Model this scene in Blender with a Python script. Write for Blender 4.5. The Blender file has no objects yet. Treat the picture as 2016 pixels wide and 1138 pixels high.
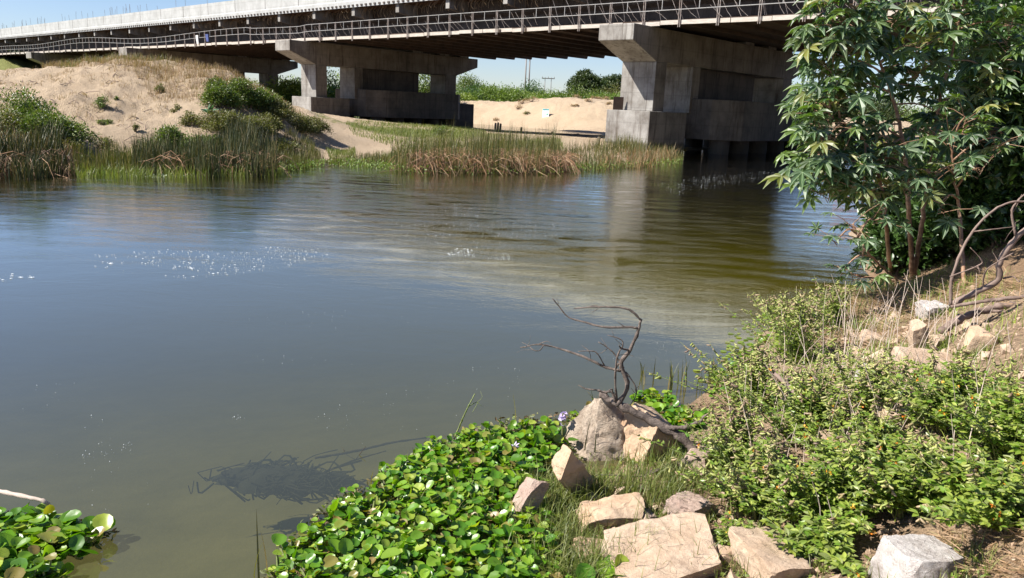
import bpy, math, random
import numpy as np
from mathutils import Vector, Matrix
random.seed(7); rng = np.random.default_rng(7)
SC = bpy.context.scene; COL = SC.collection
R = math.radians
# ---------------------------------------------------------------- camera, sky, sun, exposure
F = 1505.0; H = 2.0; PITCH = 13.37; ROLL = 2.55
cam_d = bpy.data.cameras.new('camera'); cam = bpy.data.objects.new('camera', cam_d); COL.objects.link(cam)
cam_d.sensor_width = 36.0; cam_d.lens = 36.0*F/2016.0; cam_d.clip_start = .05; cam_d.clip_end = 6000
M = Matrix.Rotation(R(90-PITCH), 4, 'X') @ Matrix.Rotation(R(ROLL), 4, 'Z')
cam.matrix_world = Matrix.Translation((0, 0, H)) @ M
SC.camera = cam
SUN_AZ, SUN_EL = -102.0, 46.0
w = bpy.data.worlds.new("World"); SC.world = w; w.use_nodes = True
nt = w.node_tree; nt.nodes.clear()
sky = nt.nodes.new('ShaderNodeTexSky'); sky.sky_type = 'NISHITA'; sky.sun_disc = False
sky.sun_elevation = R(SUN_EL); sky.sun_rotation = R(SUN_AZ); sky.altitude = 0; sky.air_density = 1.0; sky.dust_density = 0.2; sky.ozone_density = 1.5
bg = nt.nodes.new('ShaderNodeBackground'); bg.inputs['Strength'].default_value = 0.052
wo = nt.nodes.new('ShaderNodeOutputWorld')
tint = nt.nodes.new('ShaderNodeMix'); tint.data_type = 'RGBA'; tint.blend_type = 'MULTIPLY'; tint.inputs[0].default_value = 1; tint.inputs[7].default_value = (.92, .99, 1.24, 1)
nt.links.new(sky.outputs[0], tint.inputs[6]); nt.links.new(tint.outputs[2], bg.inputs[0]); nt.links.new(bg.outputs[0], wo.inputs[0])
sd = bpy.data.lights.new('sun', 'SUN'); sd.energy = 5.0; sd.angle = R(.53); sd.color = (1.0, .955, .88)
so = bpy.data.objects.new('sun', sd); COL.objects.link(so)
sdir = Vector((math.sin(R(SUN_AZ))*math.cos(R(SUN_EL)), math.cos(R(SUN_AZ))*math.cos(R(SUN_EL)), math.sin(R(SUN_EL))))
so.rotation_euler = sdir.to_track_quat('Z', 'Y').to_euler(); so.location = (-30, -10, 40)
SC.view_settings.view_transform = 'Standard'; SC.view_settings.look = 'None'
SC.view_settings.exposure = 1.18; SC.view_settings.gamma = 1
SC.cycles.max_bounces = 8; SC.cycles.transparent_max_bounces = 12
SC.cycles.sample_clamp_indirect = 6

# ---------------------------------------------------------------- geometry helpers
RM = np.array(M.to_3x3()); CP = np.array([0, 0, H])
def ray(x, y): return RM @ np.array([(x-1008)/F, -(y-569)/F, -1.])
def G(x, y, z=0.):                                   # world point at height z seen at a given picture place
    d = ray(x, y); return CP + d*((z-H)/d[2])
def D(x, y, dep):                                    # world point at forward distance dep
    d = ray(x, y); return CP + d*(dep/d[1])
BA = R(-47.372); U = np.array([math.sin(BA), math.cos(BA), 0]); V = np.array([math.cos(BA), -math.sin(BA), 0])
def B(t, n, z): return U*t + V*n + np.array([0, 0, z])

def vnoise(p, seed=0):
    p = np.asarray(p, float); i = np.floor(p).astype(np.int64); f = p-i; f = f*f*(3-2*f)
    def h(a, b):
        n = (a*374761393 + b*668265263 + seed*1442695041) & 0xffffffff
        n = ((n ^ (n >> 13))*1274126177) & 0xffffffff
        return ((n ^ (n >> 16)) & 0xffff)/65535.0
    a, b = i[..., 0], i[..., 1]; fx, fy = f[..., 0], f[..., 1]
    return (h(a, b)*(1-fx)+h(a+1, b)*fx)*(1-fy) + (h(a, b+1)*(1-fx)+h(a+1, b+1)*fx)*fy
def fbm(p, o=4, seed=0):
    s = 0; a = .5; p = np.asarray(p, float)
    for k in range(o): s = s+a*(vnoise(p, seed+k)-.5); p = p*2.03+7.1; a *= .5
    return s

class MB:
    def __init__(s): s.v = []; s.f = {}; s.n = 0; s.a = []
    def add(s, verts, faces, attr=None):
        verts = np.asarray(verts, float).reshape(-1, 3)
        for f in faces: s.f.setdefault(len(f), []).append(np.asarray([f])+s.n)
        s.v.append(verts); s.a.append(np.zeros(len(verts)) if attr is None else np.asarray(attr, float)); s.n += len(verts)
    def inst(s, tv, tf, mats, pos, attr=None):
        tv = np.asarray(tv, float); mats = np.asarray(mats, float); pos = np.asarray(pos, float); N = len(pos)
        if N == 0: return
        P = np.einsum('nij,kj->nki', mats, tv)+pos[:, None, :]
        off = s.n+np.arange(N)[:, None, None]*len(tv)
        by = {}
        for f in tf: by.setdefault(len(f), []).append(f)
        for k, fl in by.items(): s.f.setdefault(k, []).append((np.asarray(fl)[None]+off).reshape(-1, k))
        s.v.append(P.reshape(-1, 3)); s.n += N*len(tv)
        s.a.append(np.tile(np.zeros(len(tv)) if attr is None else np.asarray(attr, float), N))
    def box(s, c, sx, sy, sz, ax=None):                   # centre, sizes along ax rows
        ax = np.eye(3) if ax is None else np.asarray(ax); c = np.asarray(c, float)
        vs = [c+ax[0]*a*sx/2+ax[1]*b*sy/2+ax[2]*d*sz/2 for a in (-1, 1) for b in (-1, 1) for d in (-1, 1)]
        s.add(vs, [(0, 1, 3, 2), (4, 6, 7, 5), (0, 4, 5, 1), (2, 3, 7, 6), (0, 2, 6, 4), (1, 5, 7, 3)])
    def tube(s, pts, rad, k=6, cap=True):
        pts = np.asarray(pts, float); n = len(pts); rad = np.full(n, rad) if np.isscalar(rad) else np.asarray(rad, float)
        tg = np.gradient(pts, axis=0); tg /= np.linalg.norm(tg, axis=1)[:, None]+1e-9
        up = np.array([0, 0, 1.]) if abs(tg[0][2]) < .9 else np.array([1., 0, 0])
        vs = []; a = np.linspace(0, 2*np.pi, k, endpoint=False)
        u = np.cross(tg[0], up); u /= np.linalg.norm(u)
        for i in range(n):
            u = u-tg[i]*(u@tg[i]); u /= np.linalg.norm(u)+1e-9; v = np.cross(tg[i], u)
            vs.append(pts[i]+rad[i]*(np.cos(a)[:, None]*u+np.sin(a)[:, None]*v))
        fs = [(i*k+j, i*k+(j+1) % k, (i+1)*k+(j+1) % k, (i+1)*k+j) for i in range(n-1) for j in range(k)]
        if cap: fs += [tuple(range(k-1, -1, -1)), tuple((n-1)*k+j for j in range(k))]
        s.add(np.concatenate(vs), fs)
    def prism(s, poly, d):                                # poly of 3-D points extruded by vector d
        poly = np.asarray(poly, float); n = len(poly)
        s.add(np.concatenate([poly, poly+d]), [tuple(range(n)), tuple(range(2*n-1, n-1, -1))]+[(i, i+n, (i+1) % n+n, (i+1) % n) for i in range(n)])
    def build(s, name, mat, parent=None, smooth=False, origin=None, bevel=0):
        me = bpy.data.meshes.new(name); V_ = np.concatenate(s.v) if s.v else np.zeros((0, 3))
        if origin is not None: V_ = V_-np.asarray(origin)
        me.vertices.add(len(V_)); me.vertices.foreach_set('co', V_.ravel())
        loops = []; starts = []; p = 0
        for k, fl in s.f.items():
            arr = np.concatenate(fl); loops.append(arr.ravel()); starts.append(p+np.arange(len(arr))*k); p += arr.size
        loops = np.concatenate(loops); starts = np.concatenate(starts)
        me.loops.add(len(loops)); me.loops.foreach_set('vertex_index', loops.astype(np.int32))
        me.polygons.add(len(starts)); me.polygons.foreach_set('loop_start', starts.astype(np.int32))
        me.update(calc_edges=True)
        A = np.concatenate(s.a)
        if A.any():
            at = me.attributes.new('rib', 'FLOAT', 'POINT'); at.data.foreach_set('value', A.astype(np.float32))
        me.polygons.foreach_set('use_smooth', np.full(len(starts), smooth))
        me.validate(); me.materials.append(mat)
        o = bpy.data.objects.new(name, me); COL.objects.link(o)
        if parent is not None: o.parent = parent
        elif origin is not None: o.location = origin
        if bevel:
            m = o.modifiers.new('bevel', 'BEVEL'); m.width = bevel; m.segments = 2; m.limit_method = 'ANGLE'
        return o
def tag(o, label=None, cat=None, group=None, kind=None):
    if label: o['label'] = label
    if cat: o['category'] = cat
    if group: o['group'] = group
    if kind: o['kind'] = kind
    return o
def thing(name, loc, label, cat, group=None, kind=None):
    o = bpy.data.objects.new(name, None); COL.objects.link(o); o.location = loc; o.empty_display_size = .2
    return tag(o, label, cat, group, kind)
def basis(zv, roll=None):          # N x 3 directions -> N x 3 x 3 with columns x,y,z ; z along zv
    z = zv/np.linalg.norm(zv, axis=1)[:, None]; N = len(z)
    r = rng.normal(size=(N, 3)) if roll is None else roll
    x = r-z*np.sum(r*z, 1)[:, None]; x /= np.linalg.norm(x, axis=1)[:, None]+1e-9
    y = np.cross(z, x); return np.stack([x, y, z], axis=2)
def inpoly(pts, poly):
    x, y = pts[:, 0], pts[:, 1]; c = np.zeros(len(pts), bool); n = len(poly)
    for i in range(n):
        x1, y1 = poly[i][:2]; x2, y2 = poly[(i+1) % n][:2]
        m = ((y1 > y) != (y2 > y)) & (x < (x2-x1)*(y-y1)/(y2-y1+1e-12)+x1); c ^= m
    return c
def scatter(poly, n):
    poly = np.asarray(poly)[:, :2]; lo, hi = poly.min(0), poly.max(0); out = []
    tot = 0
    while tot < n:
        p = rng.uniform(lo, hi, (n*3+50, 2)); p = p[inpoly(p, poly)]; out.append(p); tot += len(p)
        if len(p) == 0: break
    return np.concatenate(out)[:n]

# ---------------------------------------------------------------- materials
AL = .78
def ALB(c): return tuple(x*AL for x in c)
def newmat(name):
    m = bpy.data.materials.new(name); m.use_nodes = True; m.node_tree.nodes.clear(); return m, m.node_tree
def N_(t, typ, **kw):
    n = t.nodes.new(typ)
    for k, v in kw.items():
        if k.startswith('i_'): n.inputs[k[2:].replace('_', ' ')].default_value = v
        else: setattr(n, k, v)
    return n
def ramp(t, fac, stops):
    r = t.nodes.new('ShaderNodeValToRGB'); e = r.color_ramp.elements
    while len(e) < len(stops): e.new(.5)
    for q, (p, c) in zip(e, stops): q.position = p; q.color = (*c, 1) if len(c) == 3 else c
    t.links.new(fac, r.inputs[0]); return r.outputs[0]
def mixc(t, f, a, b, mode='MIX'):
    m = t.nodes.new('ShaderNodeMix'); m.data_type = 'RGBA'; m.blend_type = mode
    for s, v in ((m.inputs[0], f), (m.inputs[6], a), (m.inputs[7], b)):
        if hasattr(v, 'links'): t.links.new(v, s)
        else: s.default_value = v if not isinstance(v, tuple) else (*v, 1)
    return m.outputs[2]
def noise(t, sc, det=5, rough=.6, vec=None, dist=0):
    n = N_(t, 'ShaderNodeTexNoise'); n.inputs['Scale'].default_value = sc; n.inputs['Detail'].default_value = det; n.inputs['Roughness'].default_value = rough; n.inputs['Distortion'].default_value = dist
    if vec is not None: t.links.new(vec, n.inputs['Vector'])
    return n.outputs['Fac']
def gpos(t, scale=None):
    g = t.nodes.new('ShaderNodeNewGeometry').outputs['Position']
    if scale is None: return g
    m = N_(t, 'ShaderNodeMapping'); m.inputs['Scale'].default_value = scale; t.links.new(g, m.inputs[0]); return m.outputs[0]
def finish(t, col, rough=.8, bump=None, bstr=.3, bdist=.02, spec=.5, extra=None):
    p = N_(t, 'ShaderNodeBsdfPrincipled'); o = N_(t, 'ShaderNodeOutputMaterial')
    if hasattr(col, 'links'): t.links.new(col, p.inputs['Base Color'])
    else: p.inputs['Base Color'].default_value = (*col, 1)
    if hasattr(rough, 'links'): t.links.new(rough, p.inputs['Roughness'])
    else: p.inputs['Roughness'].default_value = rough
    p.inputs['Specular IOR Level'].default_value = spec
    if bump is not None:
        b = N_(t, 'ShaderNodeBump'); b.inputs['Strength'].default_value = bstr; b.inputs['Distance'].default_value = bdist
        t.links.new(bump, b.inputs['Height']); t.links.new(b.outputs[0], p.inputs['Normal'])
    t.links.new(p.outputs[0], o.inputs[0]); return p, o
def leafmat(name, cols, trans=.3, rough=.45, spec=.5, vein=None, tcol=None):
    """cols: list of colours, one picked per leaf"""
    m, t = newmat(name)
    rnd = t.nodes.new('ShaderNodeNewGeometry').outputs['Random Per Island']
    stops = [(i/max(1, len(cols)-1), ALB(c)) for i, c in enumerate(cols)]
    c = ramp(t, rnd, stops)
    nz = noise(t, 3.0, 3, .6, gpos(t)); c = mixc(t, .35, c, mixc(t, nz, (.25, .25, .25), (1.7, 1.7, 1.7)), 'MULTIPLY')
    if vein:
        at = N_(t, 'ShaderNodeAttribute', attribute_name='rib')
        f = ramp(t, at.outputs['Fac'], [(0, (0, 0, 0)), (.9, (0, 0, 0)), (.965, (.8, .8, .8)), (1, (1, 1, 1))])
        c = mixc(t, f, c, vein)
    p, o = finish(t, c, rough, spec=spec)
    tr = N_(t, 'ShaderNodeBsdfTranslucent'); c2 = mixc(t, 1.0, c, tcol or (1.3, 1.5, .5), 'MULTIPLY'); t.links.new(c2, tr.inputs[0])
    mx = N_(t, 'ShaderNodeMixShader'); mx.inputs[0].default_value = trans
    t.links.new(p.outputs[0], mx.inputs[1]); t.links.new(tr.outputs[0], mx.inputs[2]); t.links.new(mx.outputs[0], o.inputs[0])
    return m
def plain(name, c1, c2, sc=8, rough=.8, bstr=.3, bdist=.01, stretch=None, spec=.4, det=6):
    m, t = newmat(name); v = gpos(t, stretch); n = noise(t, sc, det, .65, v)
    col = ramp(t, n, [(.3, ALB(c1)), (.7, ALB(c2))]); finish(t, col, rough, noise(t, sc*3, det, .7, v), bstr, bdist, spec); return m

# concrete with board marks, run-down stains and pale laitance
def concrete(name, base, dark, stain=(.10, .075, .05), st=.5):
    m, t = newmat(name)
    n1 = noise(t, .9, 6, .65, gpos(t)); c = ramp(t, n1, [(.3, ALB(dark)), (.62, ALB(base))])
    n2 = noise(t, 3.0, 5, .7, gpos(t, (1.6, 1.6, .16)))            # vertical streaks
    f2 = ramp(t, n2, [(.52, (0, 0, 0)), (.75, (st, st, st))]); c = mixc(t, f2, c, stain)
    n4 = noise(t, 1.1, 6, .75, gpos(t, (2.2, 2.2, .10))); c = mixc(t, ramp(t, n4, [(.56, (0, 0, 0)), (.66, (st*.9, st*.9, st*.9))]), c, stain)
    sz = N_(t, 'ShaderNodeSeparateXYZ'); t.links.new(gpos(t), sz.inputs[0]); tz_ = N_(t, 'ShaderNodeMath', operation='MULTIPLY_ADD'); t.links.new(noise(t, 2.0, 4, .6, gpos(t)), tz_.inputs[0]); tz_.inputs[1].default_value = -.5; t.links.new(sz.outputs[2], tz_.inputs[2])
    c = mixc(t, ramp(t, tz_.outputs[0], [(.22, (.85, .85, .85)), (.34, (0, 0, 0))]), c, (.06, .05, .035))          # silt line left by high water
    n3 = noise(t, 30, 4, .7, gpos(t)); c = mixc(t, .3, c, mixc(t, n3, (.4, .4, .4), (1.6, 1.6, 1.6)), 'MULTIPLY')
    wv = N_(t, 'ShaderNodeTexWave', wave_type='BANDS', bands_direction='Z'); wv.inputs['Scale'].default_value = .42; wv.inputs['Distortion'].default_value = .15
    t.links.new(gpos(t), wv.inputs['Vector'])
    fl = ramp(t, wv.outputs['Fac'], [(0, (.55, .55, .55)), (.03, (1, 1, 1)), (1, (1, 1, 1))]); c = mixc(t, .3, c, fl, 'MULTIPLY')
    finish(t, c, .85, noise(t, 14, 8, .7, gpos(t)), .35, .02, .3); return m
m_conc = concrete('weathered_concrete', (.38, .36, .33), (.17, .15, .13), (.06, .042, .03), .9)
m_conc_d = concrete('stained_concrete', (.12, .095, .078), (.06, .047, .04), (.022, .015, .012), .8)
m_conc_m = concrete('brownish_concrete', (.15, .125, .10), (.07, .058, .048), (.04, .028, .02), .85)
m_conc_w = concrete('pale_parapet_concrete', (.52, .52, .505), (.38, .38, .365), (.22, .21, .19), .5)
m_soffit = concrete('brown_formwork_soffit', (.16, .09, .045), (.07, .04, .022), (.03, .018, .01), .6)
m_plank = plain('bleached_timber_board', (.42, .36, .30), (.62, .57, .50), 3, .85, .3, .01, (1, 1, 6))
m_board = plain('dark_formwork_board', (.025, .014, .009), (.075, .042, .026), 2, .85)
m_steel = plain('rusty_scaffold_steel', (.13, .075, .05), (.42, .38, .35), 5, .55, .2, .002)
m_steel_l = plain('galvanised_rail_steel', (.26, .25, .24), (.44, .43, .41), 5, .5, .2, .002)
m_wire = plain('tie_wire', (.30, .19, .10), (.46, .33, .20), 3, .6)

# ---------------------------------------------------------------- terrain heights from control points
ctl = []
def K(px, py, z): p = G(px, py, z); ctl.append((p[0], p[1], z))
def KD(px, py, dep): p = D(px, py, dep); ctl.append((p[0], p[1], p[2]))
def KW(x, y, z): ctl.append((x, y, z))
# near bank
for a in [(1120, 1138, -.03), (1090, 1010, -.08), (1110, 905, -.04), (1180, 915, -.03), (1160, 985, .03), (1290, 900, .02), (1200, 830, -.04), (1330, 770, -.08), (1430, 720, -.06), (1480, 660, -.02), (1540, 605, 0), (1640, 575, .02), (1740, 545, .05), (1790, 500, -.05), (1840, 450, .1),
          (1220, 1130, .03), (1350, 1100, .06), (1380, 960, .06), (1440, 820, .08), (1540, 720, .14), (1640, 670, .24), (1740, 610, .3), (1840, 570, .42), (1850, 660, .42), (1950, 640, .66), (2016, 570, .85), (2016, 700, .78),
          (1900, 800, .52), (2010, 900, .55), (1800, 900, .36), (1620, 950, .2), (1800, 1110, .28), (2016, 1110, .5), (1500, 1110, .12), (1800, 545, .3), (2400, 700, 1.15), (2400, 1100, .9), (2300, 500, 1.3), (2010, 480, .9), (1900, 500, .5)]: K(*a)
for a in [(1900, 360, 11.5), (2010, 330, 12), (2200, 330, 12), (1800, 372, 16), (1760, 395, 14), (1860, 330, 22), (1980, 300, 24), (2150, 280, 26), (1800, 318, 30), (1900, 280, 40)]: KD(*a)
# river bed
for a in [(1000, 950, -.2), (900, 1100, -.25), (700, 1100, -.3), (800, 950, -.35), (1000, 880, -.4), (560, 1080, -.35), (1180, 780, -.4), (1350, 680, -.4), (1450, 620, -.4), (1600, 540, -.4), (1700, 490, -.5), (300, 1100, -.5), (0, 1100, -.5),
          (500, 900, -.7), (200, 900, -.9), (800, 750, -1), (1100, 650, -1), (1300, 550, -1), (1500, 480, -.8), (1650, 420, -.7), (0, 700, -1.4), (400, 600, -1.6), (800, 500, -1.6), (1200, 450, -1.4), (1500, 390, -1.1), (1620, 370, -.9),
          (0, 450, -1), (300, 400, -1), (600, 390, -1), (900, 390, -.9), (1150, 380, -.9), (1350, 360, -.8), (1450, 340, -.7), (1600, 345, -.7), (1550, 318, -.6), (-400, 500, -1.2), (-400, 900, -.9), (-400, 1138, -.6), (1700, 360, -.4)]: K(*a)
KW(-3, .5, -.3); KW(-8, -3, -.6); KW(-15, 5, -1); KW(-15, -15, -.5); KW(-4, -4, .2); KW(0, 0, .36); KW(.9, .9, .3); KW(0, -3, .6); KW(3, 0, .8); KW(4, -4, 1.2); KW(0, -12, 1.5); KW(12, 2, 1.6); KW(12, -8, 1.8); KW(-1.2, 1.4, -.1); KW(-.6, .9, .1)
# far bank
for a in [(-300, 362, 0), (0, 345, 0), (140, 337, 0), (300, 336, 0), (450, 338, 0), (545, 338, 0), (600, 326, 0), (640, 318, 0), (700, 320, 0), (800, 332, 0), (900, 335, 0), (1000, 337, 0), (1110, 334, 0), (1200, 326, 0), (1300, 320, 0), (1345, 314, 0), (1400, 296, 0),
          (100, 300, .4), (300, 300, .45), (450, 300, .4), (-300, 310, .5), (640, 293, .2), (720, 290, .2), (830, 290, .3), (950, 290, .35), (1100, 290, .35), (1200, 283, .4), (1270, 285, .3),
          (700, 257, .35), (800, 257, .38), (900, 262, .38), (1000, 264, .40), (1100, 265, .43), (1180, 267, .45), (640, 262, .5),
          (1580, 300, .1), (1640, 305, .1), (1700, 318, .2), (1580, 280, .6), (1650, 285, .7)]: K(*a)
def KN(px, py, n): d = ray(px, py); p = CP+d*(n/(d@V)); ctl.append((p[0], p[1], p[2]))
for a in [(700, 240, 58), (800, 246, 58), (900, 251, 59), (960, 252, 59), (1030, 254, 59), (1100, 256, 59), (1190, 259, 59), (1230, 259, 59), (1590, 256, 58), (1650, 262, 58), (1720, 268, 58),
          (1150, 197, 66), (1080, 197, 66), (1040, 201, 66), (990, 208, 66), (940, 203, 67), (905, 199, 67), (1200, 206, 66), (1230, 216, 66), (1100, 226, 62), (1180, 233, 62), (1000, 233, 62), (930, 236, 62), (1590, 236, 63), (1650, 243, 63), (1720, 248, 63)]: KN(*a)
for t_ in (24, 33, 42, 50, 64, 76): ctl.append((*B(t_, 48, 0)[:2], .12)); ctl.append((*B(t_, 40, 0)[:2], .3 if t_ > 30 else .05))
for a in [(100, 250, 22), (300, 235, 25), (450, 240, 25), (0, 255, 21.5), (-300, 260, 22), (300, 180, 27.5), (100, 190, 26), (0, 200, 25), (450, 190, 27), (540, 235, 27.5), (600, 262, 29),
          (250, 118, 31), (330, 122, 31), (400, 136, 31), (150, 128, 31), (60, 140, 31), (0, 150, 31), (-300, 160, 31), (470, 160, 31), (520, 185, 30.5), (570, 215, 30), (620, 240, 31)]: KD(*a)
for px, py in ((0, 166), (150, 170), (250, 173), (400, 182), (520, 200), (620, 222)): KD(px, py, 41)
for px in (0, 200, 400): KD(px, 172+px*.05, 60)
for px in range(700, 1300, 80): KD(px, 213+(px-1000)*.0445, 112)
KD(20, 113, 115); KD(-60, 104, 115); KD(-200, 100, 110); KD(-10, 140, 80); KD(60, 150, 100)
for a_ in np.radians(np.arange(-180, 180, 18)):
    if abs(a_) < 1.0 or a_ > .9: KW(130*math.sin(a_), 130*math.cos(a_), 1.5)
    KW(500*math.sin(a_), 500*math.cos(a_), 1.6); KW(3000*math.sin(a_), 3000*math.cos(a_), 1.6)
for a_ in (-1.2, -1.5, -1.9, -2.3, -2.8): KW(20*math.sin(a_), 20*math.cos(a_), -1); KW(60*math.sin(a_), 60*math.cos(a_), .5); KW(35*math.sin(a_), 35*math.cos(a_), -.5)
for a_ in (1.2, 1.6, 2.0, 2.5, 3): KW(25*math.sin(a_), 25*math.cos(a_), 2.0); KW(60*math.sin(a_), 60*math.cos(a_), 1.8)
ctl = np.array(ctl)
def emb(x, y):
    r = np.sqrt(x*x+y*y)+.25; a = np.arctan2(x, y); return np.stack([np.cos(a)*1.2, np.sin(a)*1.2, np.log(r)], -1)
CE = emb(ctl[:, 0], ctl[:, 1])
def ker(a, b): return np.sqrt(((a[:, None]-b[None])**2).sum(-1)+1e-4)
KM = ker(CE, CE)-np.eye(len(CE))*.008; Aug = np.block([[KM, np.ones((len(CE), 1))], [np.ones((1, len(CE))), np.zeros((1, 1))]])
WT = np.linalg.solve(Aug, np.append(ctl[:, 2], 0))
def hbase(x, y):
    out = np.empty(len(x))
    for i in range(0, len(x), 20000):
        e = emb(x[i:i+20000], y[i:i+20000]); out[i:i+20000] = ker(e, CE)@WT[:-1]+WT[-1]
    return out
def hgt(x, y):
    x = np.atleast_1d(np.asarray(x, float)); y = np.atleast_1d(np.asarray(y, float)); h = hbase(x, y); r = np.hypot(x, y)
    p = np.stack([x, y], -1); land = np.clip((h+.02)/.25, 0, 1)
    far = np.clip((r-12)/10, 0, 1)
    h = h+(fbm(p*.35, 4, 3)*.6+fbm(p*1.3, 4, 9)*.42+fbm(p*3.6, 3, 19)*.20)*land*far*np.clip((h-.3)/1.0, .15, 1)
    h = h+(1-far)*land*(fbm(p*1.7, 3, 5)*.10+fbm(p*7, 4, 6)*.05)
    return h
def hz(x, y): return float(hgt([x], [y])[0])

th = np.radians(np.concatenate([np.arange(-42, 44, .16), np.arange(44, 318, 1.4)]))
rr = np.concatenate([np.geomspace(.4, 12, 260), np.geomspace(12.15, 110, 340), np.geomspace(113, 4500, 60)])
TH, RR = np.meshgrid(th, rr, indexing='ij'); X = (RR*np.sin(TH)).ravel(); Y = (RR*np.cos(TH)).ravel(); Z = hgt(X, Y)
nt_, nr = TH.shape
ii, jj = np.meshgrid(np.arange(nt_), np.arange(nr-1), indexing='ij'); i2 = (ii+1) % nt_
quads = np.stack([ii*nr+jj, ii*nr+jj+1, i2*nr+jj+1, i2*nr+jj], -1).reshape(-1, 4)
tb = MB(); tb.v.append(np.stack([X, Y, Z], 1)); tb.a.append(np.zeros(len(X))); tb.n = len(X); tb.f[4] = [quads[:, ::-1]]
c0 = tb.n; tb.add([[0, 0, hz(0, 0)]], []); cen = np.stack([np.full(nt_, c0), np.arange(nt_)*nr, ((np.arange(nt_)+1) % nt_)*nr], 1); tb.f[3] = [cen[:, ::-1]]
# ground kinds (albedo of the soil itself): R = green growth, G = brown soil and litter
m_gr, t = newmat('sand_and_soil'); P = gpos(t)
at = N_(t, 'ShaderNodeAttribute', attribute_name='soil'); sep = N_(t, 'ShaderNodeSeparateColor'); t.links.new(at.outputs['Color'], sep.inputs[0])
n1 = noise(t, .55, 8, .65, P); n2 = noise(t, 9, 8, .7, P)
sand = mixc(t, n1, (.33, .245, .16), (.50, .395, .28)); sand = mixc(t, .45, sand, mixc(t, n2, (.55, .5, .46), (1.4, 1.42, 1.45)), 'MULTIPLY')
vor = N_(t, 'ShaderNodeTexVoronoi', feature='F1'); vor.inputs['Scale'].default_value = 26; t.links.new(P, vor.inputs['Vector'])
soil = mixc(t, noise(t, 3, 8, .7, P), (.19, .115, .065), (.38, .26, .165)); soil = mixc(t, .55, soil, mixc(t, noise(t, 40, 5, .7, P), (.35, .33, .3), (1.6, 1.6, 1.6)), 'MULTIPLY')
grn = mixc(t, noise(t, 2.2, 6, .7, P), (.08, .10, .025), (.23, .22, .08))
fg = N_(t, 'ShaderNodeMath', operation='MULTIPLY_ADD'); t.links.new(noise(t, 1.6, 6, .75, P), fg.inputs[0]); fg.inputs[1].default_value = 1.6; t.links.new(sep.outputs[0], fg.inputs[2])
fgr = ramp(t, fg.outputs[0], [(.0, (0, 0, 0)), (.95, (0, 0, 0)), (1.0, (1, 1, 1))])
fgm = N_(t, 'ShaderNodeMath', operation='SUBTRACT'); t.links.new(fg.outputs[0], fgm.inputs[0]); fgm.inputs[1].default_value = .95
fgr = ramp(t, fgm.outputs[0], [(0, (0, 0, 0)), (.35, (1, 1, 1))])
c = mixc(t, sep.outputs[1], sand, soil); c = mixc(t, fgr, c, grn); c = mixc(t, sep.outputs[2], c, mixc(t, noise(t, 1.8, 6, .7, P), (.06, .058, .03), (.17, .155, .09)))
hb = N_(t, 'ShaderNodeMath', operation='ADD'); t.links.new(noise(t, 5, 10, .68, P), hb.inputs[0]); t.links.new(noise(t, 32, 4, .6, P), hb.inputs[1])
pg_, _ = finish(t, c, .95, hb.outputs[0], 1.0, .09, .15)
bs_ = N_(t, 'ShaderNodeMath', operation='MULTIPLY_ADD'); t.links.new(sep.outputs[2], bs_.inputs[0]); bs_.inputs[1].default_value = -.9; bs_.inputs[2].default_value = 1.0; t.links.new(bs_.outputs[0], [n for n in t.nodes if n.type == 'BUMP'][0].inputs['Strength'])
ground = tb.build('ground', m_gr, smooth=True); tag(ground, kind='structure')
V_ = np.stack([X, Y], 1); r_ = np.hypot(X, Y)
green = np.full(len(X), -.35)
def blob(px, py, z, rad, amt, arr, depth=None):
    p = G(px, py, z) if depth is None else D(px, py, depth); d = np.hypot(X-p[0], Y-p[1])/rad; arr += amt*np.exp(-d*d)
for a in [(700, 262, .3, 4, .6), (790, 258, .35, 4.5, .7), (860, 266, .35, 4.5, .8), (950, 262, .4, 5, .4), (930, 248, .5, 4, .5), (1120, 290, .3, 2.5, .3), (640, 300, .2, 1.5, .3), (480, 240, 1.2, 3, .5), (60, 260, .9, 3, .4)]: blob(*a, green)
green += np.where(r_ > 98, 1.0, 0)
blob(10, 120, 0, 22, 1.6, green, 108)
near = np.clip((13-r_)/3, 0, 1)*(Y > -50)
brown = np.clip(near*.92+np.where((X > 4) & (r_ < 28) & (TH.ravel() > .30), .45, 0), 0, 1)
brown *= np.clip(.75+fbm(V_*.9, 3, 12)*2.2, 0, 1)
bed = np.clip(.2-Z*8, 0, 1)
ca = ground.data.color_attributes.new('soil', 'FLOAT_COLOR', 'POINT')
cc = np.zeros((len(X)+1, 4)); cc[:-1, 0] = green; cc[:-1, 1] = brown; cc[:-1, 2] = bed; cc[:, 3] = 1; ca.data.foreach_set('color', cc.ravel())

# ---------------------------------------------------------------- water
m_wat, t = newmat('murky_river_water'); P = gpos(t)
big = noise(t, .09, 3, .5, P); med = noise(t, .35, 4, .6, P)
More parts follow.
